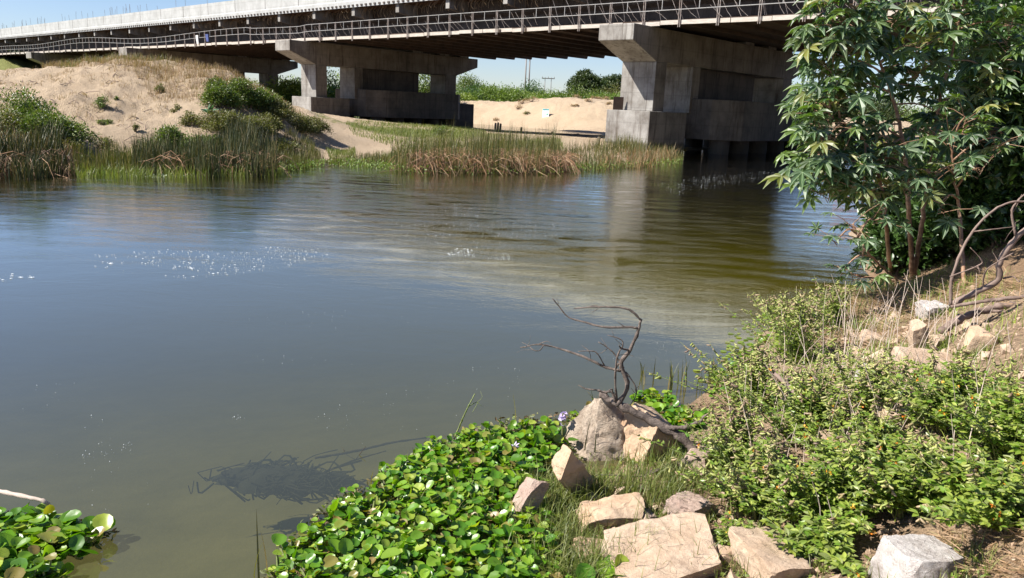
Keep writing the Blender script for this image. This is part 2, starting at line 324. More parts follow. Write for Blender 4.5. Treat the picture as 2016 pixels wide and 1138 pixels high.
# ripples: short crests across the current
w1 = noise(t, 1.5, 6, .68, gpos(t, (.7, 1.3, 1)), 1.3); w2 = noise(t, 7.0, 4, .65, gpos(t, (.5, 1.35, 1)), .4); w0 = noise(t, .32, 2, .5, gpos(t, (.6, 1.2, 1)), .8)
sx = N_(t, 'ShaderNodeSeparateXYZ'); t.links.new(P, sx.inputs[0])
yf = N_(t, 'ShaderNodeMapRange'); yf.inputs[1].default_value = 3; yf.inputs[2].default_value = 15; yf.inputs[3].default_value = .12; yf.inputs[4].default_value = 1.0; t.links.new(sx.outputs[1], yf.inputs[0])
pat = ramp(t, med, [(.38, (.18, .18, .18)), (.62, (1, 1, 1))])
a1 = N_(t, 'ShaderNodeMath', operation='MULTIPLY'); t.links.new(w1, a1.inputs[0]); t.links.new(yf.outputs[0], a1.inputs[1])
a2 = N_(t, 'ShaderNodeMath', operation='MULTIPLY'); t.links.new(w2, a2.inputs[0]); t.links.new(pat, a2.inputs[1])
a3 = N_(t, 'ShaderNodeMath', operation='MULTIPLY_ADD'); t.links.new(a2.outputs[0], a3.inputs[0]); a3.inputs[1].default_value = .16; t.links.new(a1.outputs[0], a3.inputs[2])
a4 = N_(t, 'ShaderNodeMath', operation='MULTIPLY_ADD'); t.links.new(w0, a4.inputs[0]); a4.inputs[1].default_value = 1.2; t.links.new(a3.outputs[0], a4.inputs[2])
a5 = N_(t, 'ShaderNodeMath', operation='MULTIPLY'); t.links.new(a4.outputs[0], a5.inputs[0]); t.links.new(yf.outputs[0], a5.inputs[1])
bp = N_(t, 'ShaderNodeBump'); bp.inputs['Strength'].default_value = 1.0; bp.inputs['Distance'].default_value = .0125; t.links.new(a5.outputs[0], bp.inputs['Height'])
murk = mixc(t, big, (.068, .064, .001), (.095, .084, .002))
nearc = N_(t, 'ShaderNodeMapRange'); nearc.inputs[1].default_value = 9.0; nearc.inputs[2].default_value = 3.2; t.links.new(sx.outputs[1], nearc.inputs[0])
murk = mixc(t, nearc.outputs[0], murk, (.095, .10, .05))
df = N_(t, 'ShaderNodeBsdfDiffuse'); t.links.new(murk, df.inputs[0])
tp = N_(t, 'ShaderNodeBsdfTransparent'); tp.inputs[0].default_value = (.80, .79, .58, 1)
ms = N_(t, 'ShaderNodeMixShader'); tf = N_(t, 'ShaderNodeMath', operation='MULTIPLY_ADD'); t.links.new(nearc.outputs[0], tf.inputs[0]); tf.inputs[1].default_value = .56; tf.inputs[2].default_value = .2; t.links.new(tf.outputs[0], ms.inputs[0]); t.links.new(df.outputs[0], ms.inputs[1]); t.links.new(tp.outputs[0], ms.inputs[2])
gl = N_(t, 'ShaderNodeBsdfGlossy'); gl.inputs['Roughness'].default_value = .03; t.links.new(bp.outputs[0], gl.inputs['Normal'])
fr = N_(t, 'ShaderNodeFresnel'); fr.inputs['IOR'].default_value = 1.45; t.links.new(bp.outputs[0], fr.inputs['Normal'])
mg = N_(t, 'ShaderNodeMixShader'); fm = N_(t, 'ShaderNodeMath', operation='MULTIPLY_ADD', use_clamp=True); t.links.new(fr.outputs[0], fm.inputs[0]); fm.inputs[1].default_value = 1.95; fm.inputs[2].default_value = -.02; bk = N_(t, 'ShaderNodeMath', operation='SUBTRACT'); bk.inputs[0].default_value = 1.0; t.links.new(t.nodes.new('ShaderNodeNewGeometry').outputs['Backfacing'], bk.inputs[1]); f2 = N_(t, 'ShaderNodeMath', operation='MULTIPLY'); t.links.new(fm.outputs[0], f2.inputs[0]); t.links.new(bk.outputs[0], f2.inputs[1]); t.links.new(f2.outputs[0], mg.inputs[0]); t.links.new(ms.outputs[0], mg.inputs[1]); t.links.new(gl.outputs[0], mg.inputs[2])
o = N_(t, 'ShaderNodeOutputMaterial'); t.links.new(mg.outputs[0], o.inputs[0])
wb = MB(); wb.add([(-400, -60, 0), (400, -60, 0), (400, 130, 0), (-400, 130, 0)], [(0, 1, 2, 3)])
tag(wb.build('river_water', m_wat), kind='structure')

# ---------------------------------------------------------------- bridge
AX = np.array([U, V, [0, 0, 1]])
def bxb(mb, t0, t1, n0, n1, z0, z1): mb.box(B((t0+t1)/2, (n0+n1)/2, (z0+z1)/2), t1-t0, n1-n0, z1-z0, AX)
m_flank = concrete('shade_and_stain_flank', (.215, .18, .145), (.105, .085, .068), (.035, .024, .017), .9)
def flank(o):                                           # flanks: shade put into the colour plus brown run-off, the ends are clean concrete
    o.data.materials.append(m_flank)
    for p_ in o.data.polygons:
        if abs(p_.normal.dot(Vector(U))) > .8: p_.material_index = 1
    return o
bridge = thing('bridge', B(36, 42, 0), 'long concrete road bridge on wide hammerhead piers crossing the river', 'bridge')
inv = -np.array(bridge.location)
def part(mb, name, mat, parent=bridge, bevel=0, smooth=False):
    mb.v = [v+inv for v in mb.v] if True else mb.v
    return mb.build(name, mat, parent, smooth, bevel=bevel)
for T, NF in ((21.85, 52.1), (52.05, 50.6), (82.2, 50.6), (112.4, 50.6), (-8.4, 52.1), (142.6, 50.6)):
    W = 2.05; a = 31.4
    mb = MB(); prof = [(a, 6.1), (a, 5.35), (a+2.15, 4.5), (NF-2.6, 4.5), (NF, 5.35), (NF, 6.1)]
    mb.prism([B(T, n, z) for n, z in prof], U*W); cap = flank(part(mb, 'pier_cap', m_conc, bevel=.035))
    for (n0, n1) in ((a+2.153, a+3.15), (a+5.7, a+6.5), (NF-3.9, NF-2.603)):
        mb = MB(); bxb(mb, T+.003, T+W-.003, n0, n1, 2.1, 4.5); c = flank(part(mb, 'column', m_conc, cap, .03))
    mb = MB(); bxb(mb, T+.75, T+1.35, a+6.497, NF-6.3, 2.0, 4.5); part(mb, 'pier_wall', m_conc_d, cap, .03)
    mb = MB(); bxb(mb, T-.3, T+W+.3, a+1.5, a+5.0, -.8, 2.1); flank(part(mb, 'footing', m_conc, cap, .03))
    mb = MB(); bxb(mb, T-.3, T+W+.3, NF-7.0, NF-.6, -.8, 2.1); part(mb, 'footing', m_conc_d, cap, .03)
    n0, n1 = a+5.9, NF-3.2; mb = MB()
    mb.prism([B(x, n, .75) for x, n in ((T-1.2, n0), (T-2.4, n0+1.3), (T-2.4, n1-1.3), (T-1.2, n1), (T+3.0, n1), (T+4.2, n1-1.3), (T+4.2, n0+1.3), (T+3.0, n0))], np.array([0, 0, 2.1])); part(mb, 'pile_cap', m_conc_m, cap, .03)
    for q in range(5):
        nn = n0+1.2+q*(n1-n0-2.4)/4
        for x in (T-1.2, T+3.0):
            mb = MB(); a_ = np.linspace(0, 2*np.pi, 20, endpoint=False); mb.prism([B(x+.55*math.cos(k), nn+.55*math.sin(k), -1.2) for k in a_], np.array([0, 0, 2.0])); part(mb, 'pile', m_conc_d, cap, smooth=False)
    for nn in (43.8, 46.8, 49.2):
        mb = MB(); bxb(mb, T+.3, T+W-.3, nn-.55, nn+.55, 6.1, 7.35); part(mb, 'bearing_pedestal', m_conc, cap, .02)
T0, T1 = -25, 190
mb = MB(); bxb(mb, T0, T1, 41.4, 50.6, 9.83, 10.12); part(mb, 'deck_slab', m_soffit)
mb = MB()
prof = [(41.22, 9.78), (41.22, 10.28), (41.3, 10.34), (41.3, 11.55), (41.62, 11.55), (41.68, 10.121), (41.398, 10.121), (41.398, 9.78)]
mb.prism([B(T0, n, z) for n, z in prof], U*(T1-T0)); par = part(mb, 'parapet', m_conc_w)
mb = MB()                                              # construction joints of the parapet panels and the row of small drip blocks
for x in np.arange(T0+1, T1, 6.05): bxb(mb, x, x+.05, 41.288, 41.30, 10.35, 11.55)
for x in np.arange(30, T1, .62): bxb(mb, x, x+.26, 41.16, 41.219, 9.86, 10.0)
tag(part(mb, 'drip_blocks', m_conc_d, par), kind='stuff')
for x in np.arange(3.2, 175, 6.1):
    mb = MB(); mb.prism([B(x, 41.42, 9.83), B(x, 41.42, 9.12), B(x, 43.6, 8.85), B(x, 50.5, 8.85), B(x, 50.5, 9.825)], U*.42); part(mb, 'cross_beam', m_conc)
for nn in (43.9, 46.9, 49.3):
    mb = MB(); prof = [(-.4, 7.35), (.4, 7.35), (.4, 7.62), (.12, 7.85), (.12, 8.6), (.5, 8.8), (.5, 9.83), (-.5, 9.83), (-.5, 8.8), (-.12, 8.6), (-.12, 7.85), (-.4, 7.62)]
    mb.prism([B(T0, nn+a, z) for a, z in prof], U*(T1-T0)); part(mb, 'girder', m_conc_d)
mb = MB()                                              # drooping tie wires left along the slab edge
for x in np.concatenate([rng.uniform(36, 92, 330), rng.uniform(92, 150, 120)]):
    L = rng.uniform(.35, 1.1); c_ = rng.uniform(-.25, .25); n = 41.55+rng.uniform(0, 1.4); s = np.linspace(0, 1, 6)
    mb.tube([B(x+c_*k*k+.1*math.sin(3*k), n-.35*math.sin(k*2.2), 9.82-L*k) for k in s], .015, 3, False)
tag(part(mb, 'hanging_wire', m_wire), kind='stuff')
mb = MB()
for x in np.concatenate([rng.uniform(84, 165, 46)]):
    L = rng.uniform(.5, 1.25); l = rng.uniform(-.25, .25); mb.tube([B(x, 41.5, 11.5), B(x+l*.4, 41.5, 11.5+L*.5), B(x+l, 41.5, 11.5+L)], .018, 4)
tag(part(mb, 'starter_bars', m_steel), 'thin rusty bars sticking up above the parapet')

plat = thing('work_platform', B(36, 33, 6), 'timber and steel working platform with handrail slung along the bridge caps', 'walkway')
inv = -np.array(plat.location)
def pp(mb, name, mat, parent=plat, **k): return part(mb, name, mat, parent, **k)
x = T0
while x < 180:                                         # edge boards with uneven joints
    L = rng.uniform(1.9, 4.2); dz = rng.uniform(-.025, .03); dn = rng.uniform(-.03, .03)
    mb = MB(); s = rng.uniform(-.008, .008); b0, b1 = B(x, 32.86+dn, 6.12+dz), B(x+L-.03, 32.86+dn, 6.12+dz+s*L)
    mb.prism([b0, b1, b1+np.array([0, 0, .19]), b0+np.array([0, 0, .19])], V*.07); pp(mb, 'edge_board', m_plank); x += L
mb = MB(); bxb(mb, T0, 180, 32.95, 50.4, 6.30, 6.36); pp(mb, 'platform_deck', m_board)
for x in np.arange(T0+1, 178, 2.0):
    ok = True
    for T in (-8.4, 21.85, 52.05, 82.2, 112.4, 142.6):
        if T-.25 < x < T+2.1: ok = False
    if not ok: continue
    mb = MB(); e0 = 33.0+rng.uniform(-.2, .1); e1 = 51.0+rng.uniform(-.2, .3)
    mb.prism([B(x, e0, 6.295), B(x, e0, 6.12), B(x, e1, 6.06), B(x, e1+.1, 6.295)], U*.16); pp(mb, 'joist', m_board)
sag = lambda x: .10*math.sin(x*.21)*(1 if x > 52 else .15)+(.16*math.sin(x*.13+1) if x > 60 else 0)
xs = np.arange(T0, 178, 1.0)
mb = MB(); mb.tube([B(x, 32.80, 7.28+sag(x)) for x in xs], .021, 5); pp(mb, 'top_rail', m_steel_l)
mb = MB(); mb.tube([B(x, 32.80, 6.80+sag(x)*.9) for x in xs], .022, 5); pp(mb, 'mid_rail', m_steel_l)
for x in np.arange(10.3, 150, 2.0):
    mb = MB(); l = rng.normal(0, .02)
    for d_ in (-.05, .05): mb.box(B(x+d_, 32.81, 6.66+sag(x)*.5), .03, .045, 1.32+sag(x)*.9, AX)
    pp(mb, 'rail_post', m_steel)
    mb = MB(); mb.box(B(x+1.0, 32.80, 7.04+sag(x+1)), .028, .028, .46, AX); pp(mb, 'short_baluster', m_steel_l)
mb = MB()
for x in np.arange(10, 60, .42):                         # slanting reinforcement bars behind the rail
    if rng.random() < .7:
        a = rng.uniform(.2, .9); mb.tube([B(x, 33.5, 6.38), B(x+a*.5, 33.45, 6.7), B(x+a, 33.4, 6.38+rng.uniform(.5, .95))], .008, 3)
for x in np.arange(8, 30, 1.1):
    a = rng.uniform(.5, 1.6); mb.tube([B(x, 34.4, 6.38), B(x+a*.4, 34.4, 7.4), B(x+a, 34.3, 8.3+rng.uniform(0, .6))], .011, 3)
tag(pp(mb, 'reinforcement_bars', m_steel), 'thin slanting reinforcement bars tied behind the handrail', kind='stuff')
# cloths on the rail, dust sheet wires
def cloth(name, x, z, wd, h, mat, label, cat):
    mb = MB(); vs = []; nu, nv = 7, 8
    for i in range(nv):
        for j in range(nu):
            u = j/(nu-1)-.5; v = i/(nv-1); vs.append(B(x+u*wd*(1-.3*v)+.03*math.sin(v*5), 32.72+.05*math.sin(u*14)+.03*v, z-v*h))
    n = len(vs); vs += [v+V*.02 for v in vs]; f = [(i*nu+j, i*nu+j+1, (i+1)*nu+j+1, (i+1)*nu+j) for i in range(nv-1) for j in range(nu-1)]
    f2 = [tuple(n+q for q in reversed(k)) for k in f]; mb.add(vs, f+f2); return tag(mb.build(name, mat, smooth=True, origin=vs[0]), label, cat)
cloth('cloth', 69.6, 7.02, .5, .75, plain('white_cloth', (.7, .7, .68), (.85, .85, .83), 4), 'white cloth hung over the middle rail of the platform', 'cloth')
cloth('cloth', 67.7, 7.05, .6, .62, plain('blue_cloth', (.05, .07, .22), (.10, .14, .36), 4), 'blue cloth hung on the platform rail beside a white one', 'cloth')


# ---------------------------------------------------------------- leaf, blade and rock builders
def leaf_tpl(w=.42, curl=.12, fold=.10, n=3):           # simple leaf of length 1 along +x, normal +z; midrib = vertex attribute 1
    v = [(0, 0, 0)]; a = [1]
    for i in range(1, n+1):
        s = i/(n+1); ww = w/2*math.sin(math.pi*s**.8); z = -curl*s*s*2
        v += [(s, ww, z+fold*ww*2), (s, 0, z), (s, -ww, z+fold*ww*2)]; a += [0, 1, 0]
    v.append((1, 0, -curl*2)); a.append(1); f = [(0, 2, 1), (0, 3, 2)]
    for i in range(n-1):
        b = 1+3*i; f += [(b, b+1, b+4, b+3), (b+1, b+2, b+5, b+4)]
    b = 1+3*(n-1); f += [(b, b+1, len(v)-1), (b+1, b+2, len(v)-1)]
    return v, f, a
def leaf_frames(dirs, ups):                               # x axis = leaf direction, z axis = up-ish
    x = dirs/np.linalg.norm(dirs, axis=1)[:, None]; z = ups-x*np.sum(ups*x, 1)[:, None]; z /= np.linalg.norm(z, axis=1)[:, None]+1e-9
    return np.stack([x, np.cross(z, x), z], axis=2)
LT = leaf_tpl(); LT1 = leaf_tpl(.5, .1, .12, 1); LTN = leaf_tpl(.22, .1, .1, 2)
def leaves(mb, pos, dirs, size, tpl=LT, upz=1.0, jit=.5):
    N = len(pos); ups = rng.normal(size=(N, 3))*jit+np.array([0, 0, upz]); m = leaf_frames(dirs, ups)
    s = np.asarray(size)*np.ones(N); mb.inst(tpl[0], tpl[1], m*s[:, None, None], pos, tpl[2])
def blades(mb, base, h, lean, wd, segs=4, droop=.35, dirs=None):
    N = len(base); a = rng.uniform(0, 2*np.pi, N); d = np.stack([np.cos(a), np.sin(a), np.zeros(N)], 1) if dirs is None else dirs
    h = h*np.ones(N); ln = lean*rng.uniform(.1, 1, N); side = np.cross(d, [0, 0, 1.]); side += rng.normal(size=(N, 3))*.3; side /= np.linalg.norm(side, axis=1)[:, None]
    P = []
    for i in range(segs+1):
        s = i/segs; c = base+d*(ln*h*s**1.8)[:, None]+np.array([0, 0, 1.])*(h*s*(1-droop*ln*s*s))[:, None]
        w = wd*(1-s**2*.93)/2; P += [c-side*w, c+side*w]
    P = np.stack(P, 1); k = 2*(segs+1); off = mb.n+np.arange(N)[:, None, None]*k
    f = np.array([(2*i, 2*i+1, 2*i+3, 2*i+2) for i in range(segs)]); mb.f.setdefault(4, []).append((f[None]+off).reshape(-1, 4))
    mb.v.append(P.reshape(-1, 3)); mb.a.append(np.zeros(N*k)); mb.n += N*k
ROCKS = []
def rock(name, c, dims, mat, label, rot=(0, 0, 0), seed=0, cuts=9, rough=.05, blocky=.60, cat='rock', group=None, planes=None):
    """a broken stone: a subdivided ball cut by random planes, roughened; c = centre"""
    bm = __import__('bmesh').new(); import bmesh
    bmesh.ops.create_icosphere(bm, subdivisions=5, radius=1.0)
    v = np.array([x.co[:] for x in bm.verts]); fs = [tuple(q.index for q in f.verts) for f in bm.faces]; bm.free()
    r = np.random.default_rng(seed)
    if planes is not None:
        for *n, d in planes:
            n = np.array(n)/np.linalg.norm(n); v = v-np.outer(np.clip(v@n-d, 0, None), n)*.985
    nb = np.array([(1, 0, 0), (-1, 0, 0), (0, 1, 0), (0, -1, 0), (0, 0, 1), (0, 0, -1.)])+r.normal(size=(6, 3))*.13; nx = r.normal(size=(cuts, 3))
    for k, n in enumerate(np.concatenate([nb, nx]) if planes is None else nx[:0]):
        n = n/np.linalg.norm(n); d = blocky*r.uniform(.92, 1.08) if k < 6 else r.uniform(blocky*1.05, .95)
        o = v@n-d; v = v-np.outer(np.clip(o, 0, None), n)*.985
    v = v/np.abs(v).max(0)*.5
    D3 = np.array(dims, float); p = v*D3
    q = p/ D3.max()
    nse = -np.abs(fbm(np.stack([q[:, 0]*3+q[:, 2]*2.3+seed, q[:, 1]*3-q[:, 2]*3.1], 1), 4, seed+3))*1.5+.35*np.round(3*vnoise(np.stack([q[:, 0]*5+q[:, 2]*7+seed, q[:, 1]*6-q[:, 2]*5], 1), seed))/3+.6*fbm(np.stack([q[:, 1]*14+q[:, 2]*9, q[:, 0]*14+q[:, 2]*11], 1), 3, seed+8)
    nv = v/np.linalg.norm(v, axis=1)[:, None]; p = p+nv*(nse*rough*D3.max()*1.6)[:, None]
    mb = MB(); mb.add(p, fs); o = mb.build(name, mat, smooth=True)
    o.data.set_sharp_from_angle(angle=R(28)) if hasattr(o.data, 'set_sharp_from_angle') else None
    o.location = c; o.rotation_euler = [R(a) for a in rot]; ROCKS.append((c[0], c[1], max(dims[0], dims[1])/2))
    return tag(o, label, cat, group)
def smoothpath(pts, n=24):
    pts = np.asarray(pts, float); k = len(pts); tt = np.linspace(0, k-1, n); P = np.concatenate([[2*pts[0]-pts[1]], pts, [2*pts[-1]-pts[-2]]]); out = []
    for x in tt:
        i = min(int(x), k-2); f = x-i; a, b, c, d = P[i:i+4]
        out.append(.5*((2*b)+(-a+c)*f+(2*a-5*b+4*c-d)*f*f+(-a+3*b-3*c+d)*f**3))
    return np.array(out)
def branch(mb, pts, r0, r1, n=24, k=7, knob=.12):
    p = smoothpath(pts, n); r = np.linspace(r0, r1, n)*(1+rng.normal(size=n)*knob); p = p+rng.normal(size=p.shape)*r0*.10; mb.tube(p, r, k)

# ---------------------------------------------------------------- plant and stone materials
m_reed = leafmat('sedge_green', [(.018, .030, .007), (.045, .065, .012), (.025, .038, .008), (.11, .11, .025), (.24, .17, .07)], .12, .55)
m_reed_l = leafmat('olive_sedge', [(.05, .065, .014), (.16, .17, .035), (.035, .05, .012), (.28, .21, .08), (.13, .13, .03)], .25, .5)  # lighter olive and straw mix than sedge_green
m_dead = leafmat('dead_sedge', [(.26, .12, .05), (.42, .22, .10), (.12, .06, .03), (.50, .33, .18)], .1, .7)
m_grass = leafmat('short_grass', [(.12, .17, .03), (.20, .24, .05), (.26, .26, .08), (.10, .14, .03)], .3, .5)
m_dry = leafmat('dry_grass', [(.36, .22, .12), (.48, .32, .19), (.27, .16, .09), (.30, .25, .11)], .2, .7)
m_bush = leafmat('bank_bush_leaf', [(.06, .11, .02), (.13, .19, .03), (.21, .26, .045), (.08, .13, .025), (.18, .17, .05)], .28, .4)
m_bush_y = leafmat('olive_bush_leaf', [(.14, .15, .03), (.20, .19, .05), (.10, .12, .03), (.26, .20, .08)], .25, .5)
m_mesq = leafmat('feathery_bush_leaf', [(.10, .17, .03), (.17, .24, .045), (.22, .29, .05), (.13, .20, .04)], .3, .5)
m_mesq2 = leafmat('blue_green_bush_leaf', [(.06, .12, .04), (.10, .17, .06), (.08, .14, .05)], .3, .5)
m_mesq3 = leafmat('lime_bush_leaf', [(.16, .22, .03), (.24, .30, .05), (.20, .25, .05)], .3, .5)
m_tree = leafmat('dark_tree_leaf', [(.03, .055, .012), (.055, .085, .02), (.08, .11, .025)], .2, .5)
m_lawn = leafmat('embankment_grass', [(.05, .12, .015), (.08, .16, .02)], .2, .6)
m_hya = leafmat('water_hyacinth_leaf', [(.07, .20, .010), (.13, .30, .016), (.25, .42, .025), (.09, .23, .012), (.42, .50, .07), (.15, .28, .02), (.07, .19, .01), (.10, .24, .012), (.22, .36, .03), (.28, .19, .06)], .33, .36, .6, tcol=(1.5, 1.6, .2))
m_cas = leafmat('palmate_leaf', [(.038, .085, .026), (.07, .125, .042), (.05, .10, .033), (.14, .21, .035), (.03, .065, .02), (.10, .155, .07), (.035, .075, .022), (.26, .25, .05)], .25, .46, .6, vein=(.32, .42, .24), tcol=(1.6, 2.0, .3))
m_cas_y = leafmat('yellowing_leaf', [(.45, .30, .03), (.30, .30, .05)], .3, .5)
m_ivy = leafmat('thicket_leaf', [(.025, .055, .012), (.05, .10, .02), (.07, .13, .03), (.035, .07, .015)], .2, .35)
m_rat = leafmat('shrub_leaf', [(.12, .24, .02), (.22, .31, .045), (.37, .43, .08), (.15, .22, .045), (.30, .33, .12)], .28, .4, tcol=(1.5, 1.7, .25))
m_pod = leafmat('seed_pod', [(.33, .37, .08), (.44, .43, .15), (.25, .31, .06), (.42, .31, .17), (.17, .11, .085)], .15, .45)
m_flo = leafmat('small_flower', [(.85, .50, .03), (.80, .22, .02), (.90, .62, .08)], .2, .5, tcol=(1, .7, .2))
m_lil = leafmat('lilac_petal', [(.66, .52, .84), (.80, .70, .95)], .3, .5, tcol=(1, 1, 1))
m_bark = plain('grey_brown_bark', (.13, .085, .065), (.30, .22, .18), 14, .85, .7, .004, (1, 1, .4))
m_barkd = plain('dark_knobbly_bark', (.045, .032, .027), (.27, .21, .175), 26, .85, 1.0, .012)
m_bleach = plain('bleached_twig', (.42, .32, .25), (.66, .55, .46), 10, .8, .4, .003)
m_cstem = plain('reddish_ringed_stem', (.16, .07, .035), (.42, .27, .17), 9, .55, .4, .003, (.5, .5, 2.5))
m_gstem = plain('green_stem', (.12, .18, .04), (.26, .26, .10), 9, .6)
def stone(name, a, b, c3, sc=5, bstr=.7):
    m, t = newmat(name); Pp = N_(t, 'ShaderNodeTexCoord').outputs['Object']
    n1 = noise(t, sc, 8, .65, Pp); cc_ = ramp(t, n1, [(.32, ALB(a)), (.55, ALB(b)), (.75, ALB(c3))])
    cc_ = mixc(t, .5, cc_, mixc(t, noise(t, sc*9, 6, .75, Pp), (.4, .4, .4), (1.6, 1.6, 1.6)), 'MULTIPLY')
    cr = N_(t, 'ShaderNodeTexVoronoi', feature='DISTANCE_TO_EDGE'); cr.inputs['Scale'].default_value = sc*.9; cr.inputs['Randomness'].default_value = 1
    mp = N_(t, 'ShaderNodeMapping'); mp.inputs['Scale'].default_value = (1, 1, 2.2); t.links.new(Pp, mp.inputs[0])
    ad = N_(t, 'ShaderNodeVectorMath', operation='ADD'); t.links.new(mp.outputs[0], ad.inputs[0]); nn = N_(t, 'ShaderNodeTexNoise'); nn.inputs['Scale'].default_value = sc; t.links.new(Pp, nn.inputs['Vector'])
    sc_ = N_(t, 'ShaderNodeVectorMath', operation='SCALE'); sc_.inputs['Scale'].default_value = .35; t.links.new(nn.outputs['Color'], sc_.inputs[0]); t.links.new(sc_.outputs[0], ad.inputs[1]); t.links.new(ad.outputs[0], cr.inputs['Vector'])
    ck = ramp(t, cr.outputs['Distance'], [(0, (.8, .8, .8)), (.004, (1, 1, 1))])
    szz = N_(t, 'ShaderNodeSeparateXYZ'); t.links.new(Pp, szz.inputs[0]); zz_ = N_(t, 'ShaderNodeMath', operation='MULTIPLY_ADD'); t.links.new(noise(t, 9, 5, .7, Pp), zz_.inputs[0]); zz_.inputs[1].default_value = -.22; t.links.new(szz.outputs[2], zz_.inputs[2])
    cc_ = mixc(t, ramp(t, zz_.outputs[0], [(0, (.8, .8, .8)), (.02, (0, 0, 0))]) if False else ramp(t, noise(t, 2.6, 7, .75, Pp), [(.50, (0, 0, 0)), (.68, (.7, .7, .7))]), cc_, ALB((.22, .13, .075)))
    hh = N_(t, 'ShaderNodeMath', operation='MULTIPLY_ADD'); t.links.new(noise(t, sc*4, 12, .72, Pp), hh.inputs[0]); hh.inputs[1].default_value = 1.0; t.links.new(ck, hh.inputs[2])
    finish(t, cc_, .85, hh.outputs[0], bstr, .03, .3); return m
s_tan = stone('tan_sandstone', (.44, .28, .17), (.60, .44, .30), (.70, .56, .42), 3)
s_pink = stone('pink_brown_stone', (.34, .23, .18), (.48, .36, .29), (.58, .47, .40), 6)
s_grey = stone('pale_grey_gneiss', (.27, .20, .145), (.54, .44, .34), (.74, .65, .55), 6, 1.0)
s_white = stone('speckled_white_granite', (.46, .40, .36), (.74, .68, .63), (.88, .84, .80), 14, .9)
s_cream = stone('cream_stone', (.42, .29, .19), (.56, .42, .30), (.66, .53, .40), 4)

# ---------------------------------------------------------------- stones of the near bank
def at(px, py, dep): return D(px, py, dep)
def on(px, py, off=.05):                               # where the line of sight comes within off of the ground
    d = ray(px, py); k = np.linspace(1.6, 12, 1500)/d[1]; P_ = CP+k[:, None]*d; h_ = np.maximum(hgt(P_[:, 0], P_[:, 1]), -.01); i_ = np.argmax(P_[:, 2]-h_ < off); return P_[i_]
rock('rock', at(1190, 882, 4.28), (.62, .46, .70), s_grey, 'big jagged pale grey boulder under the forked dead branch', (0, 0, 0), 11, 5, .085, .62, planes=[(.1, -.75, .55, .36), (-.75, -.35, .55, .46), (.62, -.45, .6, .42), (0, .8, .5, .5), (.9, 0, .1, .8), (-.9, 0, .1, .9), (0, 0, -1, .5), (.5, -.9, -.1, .62), (-.3, -.95, .05, .6)])
rock('rock', on(1128, 930, 0.16), (.17, .14, .44), s_tan, 'narrow tan stone leaning against the left of the grey boulder', (18, -38, 20), 12, 6, .04, .55)
rock('rock', on(1040, 990, 0.1), (.13, .12, .27), s_pink, 'small pointed pinkish stone standing among the water hyacinth', (0, 28, 30), 13, 8, .05, .55)
rock('rock', on(1198, 1012, 0.05), (.36, .22, .14), s_tan, 'rough tan block tilted on the big slab edge, shade under it', (6, -9, 8), 14, 7, .05, .6)
rock('rock', on(1300, 1105, 0.02), (.62, .50, .17), s_cream, 'largest flat cream slab at the bottom edge of the photo', (4, -7, 10), 15, 5, .035, .6)
rock('rock', on(1525, 1105, 0.02), (.34, .40, .15), s_cream, 'cream slab right of the largest slab, dappled by shrub shadows', (0, 8, 25), 16, 6, .04, .58)
rock('rock', on(1356, 1004, 0.04), (.22, .2, .13), s_pink, 'small pinkish stone behind the largest cream slab', (5, 10, 40), 17, 8, .07, .55)
rock('rock', on(1812, 1120, 0.03), (.36, .30, .22), s_white, 'white speckled granite block at the bottom right under the shrub', (-6, 4, 15), 18, 4, .03, .62)
rock('rock', on(1834, 612, 0.06), (.23, .20, .15), s_white, 'squarish white stone under the broad leaved plant at the foot of the branch', (4, -3, 12), 19, 4, .05, .62)
rock('rock', on(1806, 668, 0.1), (.13, .12, .26), s_cream, 'upright pale stone just below the squarish white stone', (0, -10, 0), 20, 6, .04, .58)
rock('rock', on(1845, 675, 0.04), (.10, .08, .13), s_cream, 'little three cornered cream stone left of the round tan block', (10, 12, 20), 21, 9, .04, .55)
rock('rock', on(1926, 674, 0.06), (.19, .16, .19), s_tan, 'rounded tan block with a black shadow on the bare soil slope', (8, 16, -10), 22, 4, .03, .7)
rock('rock', on(1722, 672, 0.03), (.24, .2, .12), s_cream, 'cream stone in the dry brown grass left of the upright pale stone', (8, 14, -25), 23, 6, .05, .55)
rock('rock', on(1838, 722, 0.02), (.46, .34, .12), s_cream, 'broad flat cream stone half buried below the round tan block', (12, 6, 5), 24, 5, .04, .6)
rock('rock', on(1712, 738, 0.04), (.20, .18, .14), s_white, 'whitish stone showing among pale seed pods in the shrubs', (0, 5, 40), 25, 7, .06, .58)
rock('rock', on(1762, 815, 0.04), (.34, .26, .13), s_cream, 'cream stone glimpsed through the middle of the shrubs', (10, 0, 10), 26, 6, .05, .58)
rock('rock', on(1905, 812, 0.03), (.26, .2, .1), s_cream, 'cream stone between the shrubs and the bare soil at right', (10, 4, 50), 27, 6, .05, .58)
rock('rock', on(1640, 862, 0.04), (.24, .2, .12), s_cream, 'pale stone deep in the shrubs above the bottom slabs', (0, 0, 70), 28, 6, .05, .58)
rock('rock', on(1165, 1085, 0.03), (.16, .14, .10), s_tan, 'small tan stone below the tilted block beside the puddle', (0, 8, 30), 29, 6, .05, .58)
rock('rock', on(1380, 905, 0.04), (.28, .2, .12), s_pink, 'pinkish stone behind the foot of the dead branch', (0, 8, 60), 31, 6, .05, .58)

rock('rock', at(1262, 893, 4.26), (.34, .34, .56), s_tan, 'rough brown boulder wedged against the right side of the grey boulder', (10, 14, 35), 41, 7, .08, .62)
rock('rock', on(1262, 1022, .02), (.14, .12, .10), s_pink, 'small dark pinkish stone between the tan block and the cream slab', (10, 14, 35), 42, 7, .08, .62)
